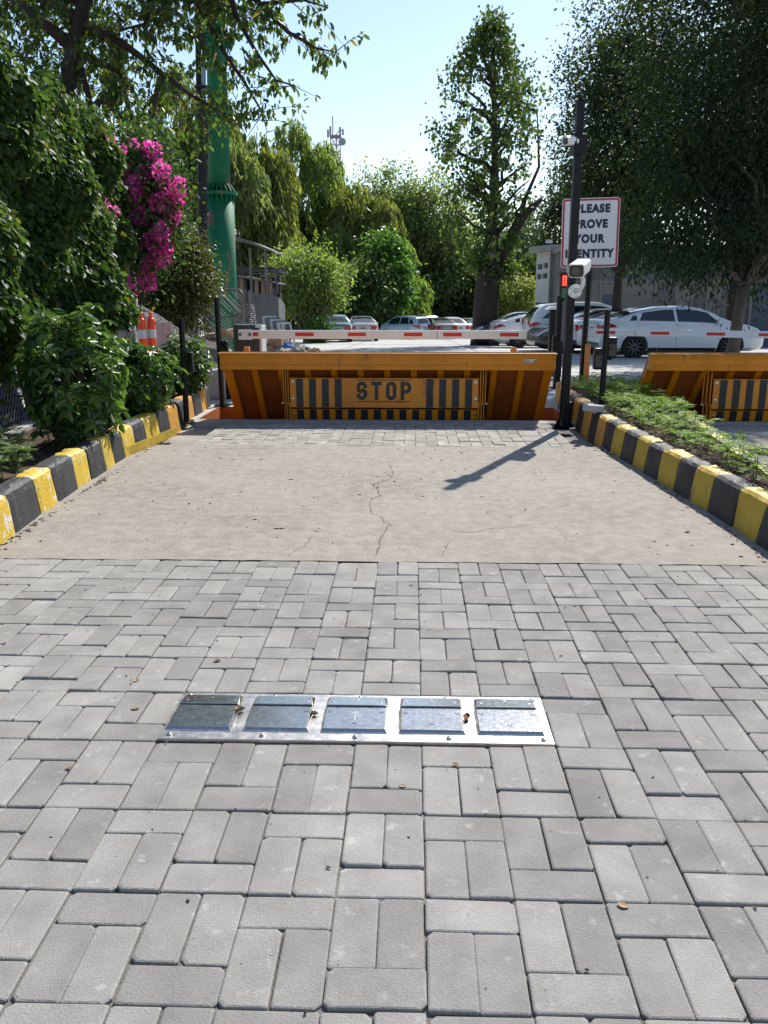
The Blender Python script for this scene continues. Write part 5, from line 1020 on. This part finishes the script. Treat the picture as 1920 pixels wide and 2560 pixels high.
def tree(label, base, C, Rr, m, n_clump, per, sig, size, trunk_r, bark='bark', droop=.5, limbs=12, name='tree', group=None, width=.5, shell=.5, fork=.35, cat='tree', hexa=False, extra=None):
    base = Vector(base); o = thing(name, label, cat, tuple(base), group); c, pos = crown_round(C, Rr, n_clump, per, sig, shell)
    if extra is not None: pos = np.concatenate([pos, extra])
    ax = unit(pos-np.array(C))*.6+rng.normal(size=pos.shape)*.6+np.array([0, 0, -droop]); leaves('crown', pos, ax, size*rng.uniform(.7, 1.3, len(pos)), m, o, width, hexa)
    mb = MB(); f = base.lerp(Vector(C), fork); f.x = base.x*.6+C[0]*.4; mb.tube([base+Vector((0, 0, -.1)), base.lerp(f, .33), base.lerp(f, .66)+Vector((random.gauss(0, .06), 0, 0)), f], [trunk_r*1.25, trunk_r, trunk_r*.92, trunk_r*.85], 12)
    for i in rng.choice(len(c), min(limbs, len(c)), replace=False): limb(mb, f, c[i], trunk_r*.5, trunk_r*.08, 6, .35, 6)
    mb.build('trunk', bark, o, smooth=True); return o
def willow(label, px, top, bot, hw, Y, m, strands, per, size, group='trees behind the car park', seed=0, gbase=None):
    zt, zb, X = at(px, top, Y).z, at(px, bot, Y).z, at(px, 500, Y).x; rw = hw*Y*1.3/F; g = zg(Y); strands = int(strands*1.35); o = thing('tree', label, 'tree', (X, Y, g), group)
    Hh = zt-zb; P, A = [], []; lobes = [(rng.uniform(-.6, .6)*rw, rng.uniform(-.5, .5)*rw, rng.uniform(.25, .95), rng.uniform(.35, .6)) for _ in range(9)]+[(0, 0, 1.0, .35)]
    for _ in range(strands):
        lx, ly, lu, lr = lobes[rng.integers(len(lobes))]; d = rdir(1)[0]; d[2] = abs(d[2])*.9-.1; s = np.array([X+lx, Y+ly, zb+Hh*(lu-.12*1)])+d*np.array([lr*rw, lr*rw, Hh*.16])*rng.uniform(.7, 1.05)
        ln = rng.uniform(.10, .26)*Hh; sway = rng.normal(size=2)*.12; t = np.sort(rng.random(per))
        q = s+np.stack([d[0]*t*.5+sway[0]*t*ln, d[1]*t*.5+sway[1]*t*ln, -t*ln+.12*np.sin(t*3)], 1)+rng.normal(size=(per, 3))*.10; P.append(q); A.append(np.stack([rng.normal(size=per)*.30+d[0]*.25, rng.normal(size=per)*.30, -np.ones(per)], 1))
    P, A = np.concatenate(P), np.concatenate(A); P[:, 2] = np.minimum(P[:, 2], zt+.3); leaves('crown', P, A, size*rng.uniform(.7, 1.4, len(P)), m, o, .26, False, .08, .05, .0)
    mb = MB(); f = Vector((X, Y, g+(zt-g)*.35)); mb.tube([(X, Y, g-.2), (X+.1, Y, g+1.2), f], [.34, .27, .22], 10)
    for lx, ly, lu, lr in lobes: limb(mb, f, (X+lx, Y+ly, zb+Hh*lu), .12, .03, 6, .3, 6)
    mb.build('trunk', 'bark', o, smooth=True); return o
# --- background line of trees
willow('tall drooping tree left of the green mast', 455, 150, 640, 88, 56, 'leaf_grey', 430, 26, .42)
willow('drooping grey green tree right behind the green mast', 560, 215, 740, 82, 58, 'leaf_grey', 460, 26, .42)
willow('yellowish drooping tree right of the green mast', 648, 330, 760, 82, 61, 'leaf_willow_y', 420, 26, .42)
willow('tall rounded drooping tree below the distant lattice mast', 735, 292, 780, 84, 68, 'leaf_willow', 520, 26, .44)
willow('drooping tree with the lattice mast rising behind it', 815, 352, 790, 78, 72, 'leaf_willow', 460, 26, .44)
willow('lower yellow green drooping tree in the middle of the back line', 885, 455, 780, 88, 67, 'leaf_willow_y', 420, 26, .42)
willow('short drooping tree in front of the creeper covered wall', 1000, 590, 800, 62, 66, 'leaf_willow', 240, 24, .40)
def bgt(label, px, top, bot, hw, Y, m, nc, per, sig, size, **k):
    zt, zb, X = at(px, top, Y).z, at(px, bot, Y).z, at(px, 500, Y).x; rw = hw*Y/F
    return tree(label, (X, Y, zg(Y)), (X, Y, (zt+zb)/2), (rw, rw, (zt-zb)/2), m, nc, per, sig, size, k.pop('tr', .3), group=k.pop('group', 'trees behind the car park'), **k)
bgt('open twiggy grey green tree left of the tall poplar', 965, 412, 780, 105, 76, 'leaf_grey', 230, 70, .55, .34, limbs=40, shell=.2)
bgt('open twiggy tree directly behind the tall poplar', 1085, 425, 790, 110, 77, 'leaf_grey', 230, 70, .55, .34, limbs=40, shell=.2)
bgt('bright green broad leaved tree in front of the drooping trees', 968, 575, 790, 55, 62, 'leaf_bright', 90, 60, .40, .34)
bgt('bright green shrub tree below the yellowish tree', 905, 650, 800, 60, 60, 'leaf_wall', 90, 60, .45, .32)
willow('yellow green drooping tree filling the line behind the light blue hatchback', 930, 520, 800, 80, 70, 'leaf_willow', 330, 24, .40)
willow('drooping tree at the foot of the line behind the silver saloon', 840, 560, 800, 70, 64, 'leaf_willow', 260, 24, .38)
bgt('pale hazy tree far behind beside the guard tower', 1318, 530, 770, 52, 100, 'leaf_far_hazy', 110, 60, .8, .45)
bgt('pale hazy tree far behind the thick poplar trunk', 1245, 560, 780, 60, 98, 'leaf_far_hazy', 110, 60, .8, .45)
bgt('yellow green bush right of the thick trunk', 1292, 690, 790, 62, 72, 'leaf_willow_y', 70, 60, .45, .30, name='bush', cat='bush', group='bushes by the car park')
bgt('grey green tree behind the guard tower roof', 1432, 415, 700, 72, 54, 'leaf_dark_b', 120, 70, .45, .24)
bgt('large loose bush with many stems in front of the back trees', 765, 612, 800, 100, 46, 'leaf_willow', 150, 75, .36, .20, name='bush', cat='bush', group='bushes by the car park', limbs=40, shell=.3, fork=.12)
bgt('low clipped round shrub beside the pale teal car', 788, 797, 856, 30, 44, 'leaf_bright', 130, 60, .10, .10, name='bush', cat='bush', group='bushes by the car park', shell=.75, tr=.05)
bgt('dark olive shrub in front of the green mast', 428, 560, 835, 100, 20.5, 'leaf_olive', 250, 100, .16, .085, name='bush', cat='bush', group='bushes by the car park', limbs=40, shell=.35, tr=.06, bark='bark_dark')
# creeper covered wall closing the car park
cwv = thing('creeper_wall', 'long wall covered in dark creeper at the back of the car park', 'wall', (0, 78, zg(78))); Yc_ = 78
x0, x1, zt = at(560, 700, Yc_).x, at(1400, 700, Yc_).x, at(1000, 640, Yc_).z
MB().box(x0, x1, Yc_, Yc_+.3, zg(Yc_)-.2, zt-.4).build('wall', 'wall_grey', cwv)
n = 17000; px_ = rng.uniform(x0, x1, n); pz_ = zg(Yc_)+(zt+.5*np.sin(px_*.7)+.4*np.sin(px_*1.9)-zg(Yc_))*rng.random(n)**.85; py_ = Yc_-.1-np.abs(rng.normal(size=n))*.45-.35*(1+np.sin(px_*1.3+pz_*1.1))
leaves('creeper', np.stack([px_, py_, pz_], 1), np.stack([rng.normal(size=n)*.5, -np.ones(n)*.4, -np.ones(n)*.8], 1), .40*rng.uniform(.6, 1.3, n), 'leaf_wall', cwv, .6)['kind'] = 'stuff'
# --- tall poplar with thick dark trunk
Yp = 40.0; X = lambda px, py=500: at(px, py, Yp).x; Z = lambda py: at(1225, py, Yp).z
pop = thing('tree', 'tall poplar with thick dark pollarded trunk in the car park', 'tree', (X(1218, 810), Yp, zg(Yp)))
ysil = [45, 75, 130, 190, 250, 310, 360, 420, 480, 540, 600, 650, 690]; wl_ = [10, 32, 66, 104, 132, 150, 152, 105, 110, 112, 95, 60, 30]; wr2 = [14, 40, 76, 104, 138, 140, 100, 114, 100, 80, 85, 80, 60]
C = []
while len(C) < 215:
    y = rng.uniform(45, 690); a = np.interp(y, ysil, wl_); b = np.interp(y, ysil, wr2); u = rng.uniform(-1, 1); w0 = a if u < 0 else b; xx_ = 1228+u*w0*.95
    if rng.random() < .12 and 330 < y < 480 and u > .2: continue
    dep = math.sqrt(max(0, 1-u*u))*(a+b)/2*Yp/F; C.append((X(xx_, y), Yp+rng.uniform(-1, 1)*dep, Z(y)))
C = np.array(C); per = 52; pos = np.repeat(C, per, 0)+rng.normal(size=(len(C)*per, 3))*np.array([.24, .24, .28])*np.repeat(rng.uniform(.5, 1.25, len(C)), per)[:, None]
leaves('crown', pos, rng.normal(size=pos.shape)*.7+np.array([0, 0, -.9]), .175*rng.uniform(.6, 1.3, len(pos)), 'leaf_poplar', pop, .82, False, .06)
mb = MB(); tz = zg(Yp)
tp_ = [(X(1213, 815), Yp, tz-.2), (X(1213, 780), Yp, tz+.5), (X(1217, 730), Yp, Z(735)), (X(1222, 690), Yp, Z(690)), (X(1224, 645), Yp, Z(645))]; mb.tube(tp_, [.70, .60, .55, .54, .50], 18)
mb.tube([(X(1226, 660), Yp, Z(665)), (X(1230, 560), Yp, Z(560)), (X(1238, 430), Yp, Z(430)), (X(1236, 250), Yp, Z(250)), (X(1235, 60), Yp, Z(60))], [.42, .24, .17, .10, .02], 10)
mb.tube([(X(1240, 660), Yp, Z(660)), (X(1270, 605), Yp-.2, Z(605)), (X(1302, 545), Yp-.3, Z(545)), (X(1352, 499), Yp-.3, Z(499))], [.30, .25, .23, .10], 10)
mb.tube([(X(1300, 548), Yp-.3, Z(548)), (X(1310, 500), Yp-.3, Z(500)), (X(1345, 420), Yp-.3, Z(420)), (X(1340, 270), Yp-.3, Z(270))], [.12, .09, .06, .02], 7)
for k in range(26):
    y0 = random.uniform(200, 640); s = random.choice((-1, 1)); y1 = y0-random.uniform(60, 150); wv = np.interp(max(y1, 60), ysil, wl_ if s < 0 else wr2)*random.uniform(.4, .95)
    limb(mb, (X(1235, y0), Yp, Z(y0)), (X(1228+s*wv, y1), Yp+random.uniform(-1.4, 1.4), Z(max(y1, 60))), .10, .02, 6, .25, 6)
bpo = mb.build('trunk', 'bark_dark', pop, smooth=True)
MB().lathe([(.16, -.02), (.19, .03), (.10, .05)], 12, T(X(1226, 645), Yp-.52, Z(640)) @ Rm(80, 'X')).build('branch_scar', 'bark_pale', pop)
# --- large dense tree over the right lane
Yr = 17.0; tx = at(1836, 800, Yr).x
ex = []
for k in range(46):
    px, py = random.uniform(1560, 1990), random.uniform(560, 690); px = max(px, 1560+(660-py)*.3); q = at(px, py-20, Yr+random.uniform(-1.8, 1.6)); n = 110; p_ = np.array(q)+rng.normal(size=(n, 3))*np.array([.24, .24, .20]); ex.append(p_)
rt = tree('dense dark evergreen tree on the right with a slim trunk', (tx, Yr, zg(Yr)), (tx+.35, Yr+.3, 5.2), (2.75, 2.6, 3.9), 'leaf_dark', 520, 140, .34, .105, .115, 'bark', .55, 22, width=.36, shell=.35, fork=.30, extra=np.concatenate(ex))
Y3 = 29.0
t3 = bgt('tall evergreen behind the sign with sunlit outer leaves', 1560, -60, 640, 165, Y3, 'leaf_dark_b', 400, 85, .36, .135, tr=.16, bark='bark_dark', limbs=40, group='evergreens on the right', shell=.3); rt['group'] = 'evergreens on the right'
bgt('dark evergreen farthest right behind the nearest one', 1860, -80, 640, 190, 27, 'leaf_dark', 260, 70, .4, .16, tr=.2, group='evergreens on the right', bark='bark_dark', shell=.3)
# --- overhanging tree at the upper left, rooted behind the fence
Yo = 17.5; ot = thing('tree', 'large tree behind the fence whose boughs hang over the upper left', 'tree', (-7.3, Yo, zg(Yo))); mb = MB(); tips = []
A3 = lambda x, y, Y=Yo: at(x, y, Y)
limbs_ = [([Vector((-7.3, Yo, zg(Yo))), Vector((-7.1, Yo, 1.5)), A3(150, 330), A3(185, 120), A3(212, 0), A3(240, -200)], [.20, .16, .13, .11, .09, .06]),
 ([A3(60, -40), A3(120, 2), A3(200, 55), A3(300, 105), A3(355, 145), A3(405, 185), A3(470, 232), A3(560, 285), A3(640, 300)], [.075, .068, .06, .052, .046, .04, .03, .02, .008]),
 ([A3(212, 0), A3(60, -60), A3(60, -40)], [.10, .08, .075]),
 ([A3(405, 185), A3(392, 225), A3(385, 280), A3(368, 350), A3(345, 395)], [.035, .03, .026, .02, .008]),
 ([A3(240, -200), A3(400, -190), A3(560, -80), A3(650, 10), A3(720, 80), A3(790, 120), A3(838, 130)], [.08, .07, .055, .04, .028, .016, .006]),
 ([A3(560, -80), A3(590, 40), A3(640, 130), A3(690, 200), A3(740, 215)], [.045, .036, .026, .014, .006]),
 ([A3(470, -150), A3(500, 20), A3(560, 130), A3(620, 220), A3(655, 280), A3(668, 330)], [.05, .04, .03, .02, .012, .005]),
 ([A3(650, 10), A3(760, 0), A3(820, 20)], [.03, .018, .006]),
 ([A3(405, -190), A3(380, -20), A3(365, 60), A3(300, 75)], [.06, .04, .028, .012]),
 ([A3(185, 120), A3(90, 40), A3(20, -10)], [.10, .07, .04]), ([A3(185, 120), A3(210, 200), A3(235, 290), A3(250, 330)], [.06, .045, .03, .012]),
 ([A3(150, 330), A3(240, 260), A3(290, 220), A3(330, 215)], [.06, .045, .03, .01]), ([A3(185, 130), A3(300, 180), A3(330, 300), A3(350, 350)], [.05, .035, .025, .008])]
for pts, rr in limbs_:
    rr = [q*1.35 for q in rr]; mb.tube(pts, rr, 9)
    for i in range(1, len(pts)): tips += [pts[i-1].lerp(pts[i], t) for t in np.linspace(.1, 1, max(2, int((pts[i]-pts[i-1]).length/.2))) if max(rr[i], .0) < .085]
pos, ax = [], []
def twig(p, L, sag, nleaf):
    L *= 1.3; sag *= 1.3
    d = Vector(rdir(1)[0]); d.z = d.z*.5-.12; d.normalize(); q = p+d*L+Vector((0, 0, -sag)); m = p.lerp(q, .5)+Vector((0, 0, sag*.35)); mb.tube([p, m, q], [.011, .0075, .004], 4, False)
    for k in range(nleaf):
        t = .25+.75*random.random(); c = (p.lerp(m, t*2) if t < .5 else m.lerp(q, t*2-1))+Vector(rng.normal(size=3)*.055); pos.append(c); ax.append(d*.5+Vector(rng.normal(size=3)*.45)+Vector((0, 0, -.7)))
for p in tips:
    for _ in range(2): twig(p, random.uniform(.25, .75), random.uniform(.02, .2), random.randint(8, 18))
for _ in range(430):     # thick foliage further back on the left side
    p = at(random.uniform(-120, 330), random.uniform(-120, 320), random.uniform(17, 21)); 
    twig(p, random.uniform(.3, .7), random.uniform(.05, .2), random.randint(12, 22))
for _ in range(130):
    p = at(random.uniform(300, 640), random.uniform(-120, 60), random.uniform(16.8, 19)); twig(p, random.uniform(.3, .7), random.uniform(.05, .2), random.randint(10, 18))
for _ in range(560):     # the crown goes on above the picture
    p = at(random.uniform(-250, 640), -120-780*random.random(), random.uniform(17, 21)); twig(p, random.uniform(.4, .9), random.uniform(.05, .2), random.randint(12, 20))
for _ in range(14):
    q = A3(240, -200); limb(mb, q, at(random.uniform(-200, 600), random.uniform(-850, -250), random.uniform(17, 20.5)), .07, .015, 6, .2, 6)
for _ in range(26):
    p = at(random.uniform(470, 600), random.uniform(60, 330), random.uniform(16.8, 18.5)); twig(p, random.uniform(.2, .5), random.uniform(.05, .2), random.randint(10, 18))
mb.build('trunk', 'bark_dark', ot, smooth=True); leaves('crown', np.array(pos), np.array(ax), .145*rng.uniform(.6, 1.3, len(pos)), 'leaf_near_tree', ot, .5, True, .10, .12)
# --- creeper hedge over the fence
hd = thing('creeper_hedge', 'tall leafy creeper hedge smothering the chain link fence', 'hedge', (-3.5, 8, 0)); n = 60000
y = rng.uniform(4.4, 10.05, n); u = rng.random(n); zt = 3.12+.10*np.sin(y*2.1)+.07*np.sin(y*5.3+1)-.8*np.clip((y-8.9)/1.2, 0, 1)**2; zb = 1.02+.12*np.sin(y*3.1)+.10*np.sin(y*7.7+2)+.25*np.clip((y-8.5)/1.5, 0, 1)
z = zb+(zt-zb)*u**.92; bul = .16*np.sin(y*2.7+z*1.9)+.11*np.sin(y*5.9-z*4.1)+.07*np.sin(z*8.3+y*1.7); rd = np.clip((z-zb)/(zt-zb), 0, 1); xo = -3.16+bul*.8-.35*np.clip(rd-.75, 0, 1)**2*16*.5
x = xo-np.abs(rng.normal(size=n))*.13
top = rng.random(n) < .16; x = np.where(top, rng.uniform(-4.3, -3.2, n), x); z = np.where(top, zt+rng.normal(size=n)*.08, z)
ax = np.stack([.55+rng.normal(size=n)*.35, rng.normal(size=n)*.4, -.75+rng.normal(size=n)*.3], 1)
leaves('foliage', np.stack([x, y, z], 1), ax, .060*rng.uniform(.5, 1.6, n), 'leaf_hedge', hd, .72, True, .10, .10)
n = 7000; yb = rng.uniform(4.4, 9.8, n); leaves('inner_foliage', np.stack([rng.uniform(-4.2, -3.3, n), yb, rng.uniform(1.05, 3.0, n)], 1), rng.normal(size=(n, 3))+np.array([0, 0, -.6]), .11, 'leaf_hedge', hd, .7)
n = 2200; yb = rng.uniform(5.5, 9.8, n); leaves('trailing_foliage', np.stack([-3.42+rng.normal(size=n)*.05, yb, 1.05-np.abs(rng.normal(size=n))*.16+.1*np.sin(yb*6)], 1), np.stack([.3+rng.normal(size=n)*.4, rng.normal(size=n)*.4, -np.ones(n)], 1), .08*rng.uniform(.6, 1.3, n), 'leaf_hedge', hd, .72, True)
mb = MB()
for k in range(26): yy = random.uniform(5, 11.2); mb.tube([(-3.5, yy, .1), (-3.53, yy+random.uniform(-.2, .2), .7), (-3.45, yy+random.uniform(-.4, .4), 1.4), (-3.4, yy+random.uniform(-.5, .5), 2.2)], [.02, .016, .012, .008], 6)
mb.build('stems', 'bark_dark', hd)
# stray pink bracts in the hedge
# --- bougainvillea
Yb = 11.0; bv = thing('bougainvillea', 'bougainvillea bush with bright magenta blossom at the end of the hedge', 'bush', (-3.75, 11.4, 0))
fl = [(945, 985), (985, 975), (1010, 1080), (1040, 1110), (800, 1100), (845, 1115), (905, 1180), (880, 1200), (875, 1250), (925, 1140), (940, 1300), (900, 1290), (1030, 1310), (1130, 1220), (1110, 1190), (1150, 1215), (1110, 1270), (1060, 1200), (960, 1390), (910, 1400), (1050, 1400), (1080, 1450), (1120, 1400), (1145, 1290), (1040, 1500), (1000, 1440), (1080, 1560), (1110, 1490), (850, 1500), (810, 1520), (870, 1580), (830, 1600), (745, 1590), (720, 1640), (1000, 1620), (980, 1560), (1060, 1610), (1020, 1650), (890, 1610), (725, 1100), (800, 1830), (945, 1800), (1010, 1700), (1050, 1670), (990, 1690), (840, 1900), (805, 1630), (960, 1830)]
allp, alla = [], []
for fx, fy in fl:
    c = np.array(at(fx*.3858, fy*.3858, Yb+random.uniform(-.35, .25))); n = 130; d = rdir(n); p_ = c+d*np.array([.10, .11, .10])*rng.random((n, 1))**.5; b_ = leaves('blossom', p_, d+np.array([0, -.2, 0]), .046*rng.uniform(.7, 1.2, n), 'bract', bv, .85, False, .18, -.05)
    k = 42; allp.append(c+rng.normal(size=(k, 3))*np.array([.13, .14, .13])); 
cl = [(x_, y_) for x_ in range(650, 1130, 34) for y_ in range(900, 1700, 40)]
for fx, fy in cl:
    if (fx-930)**2/270**2+(fy-1300)**2/440**2 > 1: continue
    allp.append(np.array(at(fx*.3858, fy*.3858, Yb+random.uniform(0, .6)))+rng.normal(size=(34, 3))*.13)
for fx, fy in ((310, 1740), (315, 1800), (322, 1860), (300, 1700), (360, 1720), (380, 1690)): allp.append(np.array(at(fx if fx < 700 else fx, fy*.3858, Yb))+rng.normal(size=(24, 3))*.07)
allp = np.concatenate(allp); leaves('foliage', allp, rng.normal(size=allp.shape)*.7+np.array([.1, -.2, -.5]), .062*rng.uniform(.7, 1.3, len(allp)), 'leaf_hedge', bv, .62, True)
mb = MB()
for k in range(7):
    ph = k*.9; pts = []
    for i in range(15): t = i/14; p_ = at(325-17*t, 905-215*t, 11.35); pts.append(p_+Vector((.035*math.cos(ph+t*9), .035*math.sin(ph+t*9), 0)))
    pts = [Vector((pts[0].x+.03, pts[0].y, 0))]+pts; mb.tube(pts, .011, 6)
mb.build('twisted_stems', 'stem_red', bv)
for (hx, hy, hY) in ((190, 510, 8.8), (215, 515, 9.0), (240, 508, 9.4), (250, 520, 9.4), (268, 530, 9.6), (258, 350, 9.8), (290, 372, 10.2), (318, 362, 10.5)):
    c = np.array(at(hx, hy, hY))+np.array([.1, -.05, 0]); n = 22; d = rdir(n); leaves('blossom', c+d*.035, d, .034, 'bract', bv, .85, False, .18)
# --- broad leaved shrubs in the bed
def schef(label, C, Rr, n, size):
    o = thing('shrub', label, 'shrub', (C[0], C[1], .17), 'glossy shrubs in the left bed'); d = rdir(n); d[:, 2] = d[:, 2]*.9+.1; rad = rng.uniform(.62, 1.0, n)[:, None]; lob = 1+.14*np.sin(d[:, :1]*7+d[:, 2:]*5)+.10*np.sin(d[:, 1:2]*11)
    c = np.array(C)+d*rad*lob*np.array(Rr); c[:, 2] = np.maximum(c[:, 2], .24); P, A, Sz = [], [], []
    for i in range(n):
        up = unit(d[i]*.7+np.array([0, 0, .7])+rng.normal(size=3)*.25); e1 = unit(np.cross(up, rng.normal(size=3))); e2 = np.cross(up, e1); k = rng.integers(6, 9); s = size*rng.uniform(.75, 1.2)
        for j in range(k):
            a = 2*math.pi*j/k+rng.normal()*.12; v = e1*math.cos(a)+e2*math.sin(a); P.append(c[i]+v*.012); A.append(v*1.0-up*rng.uniform(.1, .55)); Sz.append(s*rng.uniform(.8, 1.15))
    leaves('foliage', np.array(P), np.array(A), np.array(Sz), 'leaf_glossy', o, .42, True, .08, .10, .9)
    mb = MB()
    for i in rng.choice(n, min(n, 40), replace=False): limb(mb, (C[0]+random.gauss(0, .06), C[1]+random.gauss(0, .06), .15), c[i], .014, .005, 5, .25, 5)
    mb.build('stems', 'bark', o); return o
schef('largest glossy leaved shrub beside the chain link fence', (-2.67, 6.75, .66), (.37, .50, .58), 560, .092)
schef('middle glossy leaved shrub in the left bed', (-2.66, 8.35, .51), (.34, .44, .40), 420, .086)
schef('smallest glossy shrub at the far end of the left bed beside the tall post', (-2.68, 10.15, .50), (.30, .40, .36), 320, .084)
o = leaves('marigold_flower', np.array(at(173, 1003, 6.35))+rdir(40)*.012, rdir(40), .022, 'flower_orange', None, .8); tag(o, 'single orange flower in front of the largest shrub', 'flower')
# --- seedlings
def seedling_mesh(seed, h, nf, fl_, m, lw=.14):
    r = np.random.default_rng(seed); P, A, Sz = [], [], []
    for k in range(nf):
        a = 2*math.pi*k/nf+r.normal()*.25; el = r.uniform(.05, .8); z0 = h*r.uniform(.55, 1.0); L = fl_*r.uniform(.7, 1.2); v = np.array([math.cos(a)*math.cos(el), math.sin(a)*math.cos(el), math.sin(el)]); side = np.array([-math.sin(a), math.cos(a), 0])
        for j in range(6):
            t = .25+.75*j/5; p = np.array([0, 0, z0])+v*L*t+np.array([0, 0, -.35*L*t*t])
            for s in (-1, 1): P.append(p); A.append(v*.55+side*s*.8); Sz.append(L*.42*(1-.45*abs(t-.55)))
        P.append(np.array([0, 0, z0])+v*L-np.array([0, 0, .35*L])); A.append(v); Sz.append(L*.4)
    P, A, Sz = np.array(P), unit(np.array(A)), np.array(Sz)[:, None]; N = len(P); up = np.array([0, 0, 1.0])+r.normal(size=(N, 3))*.25; wv = unit(np.cross(A, up)); nv_ = np.cross(wv, A)
    V = np.stack([P, P+A*Sz*.45+wv*Sz*lw, P+A*Sz-nv_*Sz*.12, P+A*Sz*.45-wv*Sz*lw], 1).reshape(-1, 3); me = raw_mesh('leaves', V, 4, [(0, 1, 2, 3)]); me.materials.append(M[m])
    st = MB().tube([(0, 0, -.02), (.004, .003, h*.5), (0, 0, h)], [.004, .0032, .002], 5).mesh('stem'); st.materials.append(M['stem_green']); return me, st
SM = [seedling_mesh(i, .10+.025*(i % 4), 9+i % 4, .075+.008*(i % 3), 'leaf_seedling') for i in range(7)]
def plant(name, label, loc, meshes, sc, group, cat='seedling'):
    o = thing(name, label, cat, loc, group); o.scale = (sc,)*3; o.rotation_euler = (0, 0, random.uniform(0, 6.3))
    for n_, me in zip(('leaves', 'stem'), meshes): c = bpy.data.objects.new(n_, me); COL.objects.link(c); c.parent = o
cnt = 0; y = 3.9; ka, kb2 = ip(Rk, .19), ip(C2, -.17)
while y < 10.85:
    a, b = ka(y), kb2(y); k = max(2, int((b-a)/.10)); 
    for i in range(k):
        if random.random() < .06: continue
        xx_ = a+(b-a)*(i+.5)/k+random.gauss(0, .02); yy = y+random.gauss(0, .03)
        plant('seedling', 'small feathery green seedling planted in the raised bed', (xx_, yy, .205), random.choice(SM), random.uniform(.75, 1.3), 'seedlings in the raised bed'); cnt += 1
    y += .135
S2 = [seedling_mesh(40+i, .13+.03*i, 26, .10, 'leaf_silver', .20) for i in range(3)]
for i, (px, py, sc) in enumerate(((28, 1140, 1.5), (8, 1175, 1.2), (50, 1165, 1.1), (2, 1095, 1.4), (-40, 1190, 1.3))):
    q = gd(px, py+30, .17); plant('marigold_plant', 'grey green feathery plant at the lower left end of the left bed', tuple(q), S2[i % 3], sc, 'feathery plants at the near end of the left bed', 'plant')
S3 = seedling_mesh(60, .14, 10, .13, 'leaf_wall'); q = gd(122, 1108, .17); plant('marigold_plant', 'dark feathery plant in the shade under the largest shrub', tuple(q), S3, 1.0, None, 'plant')
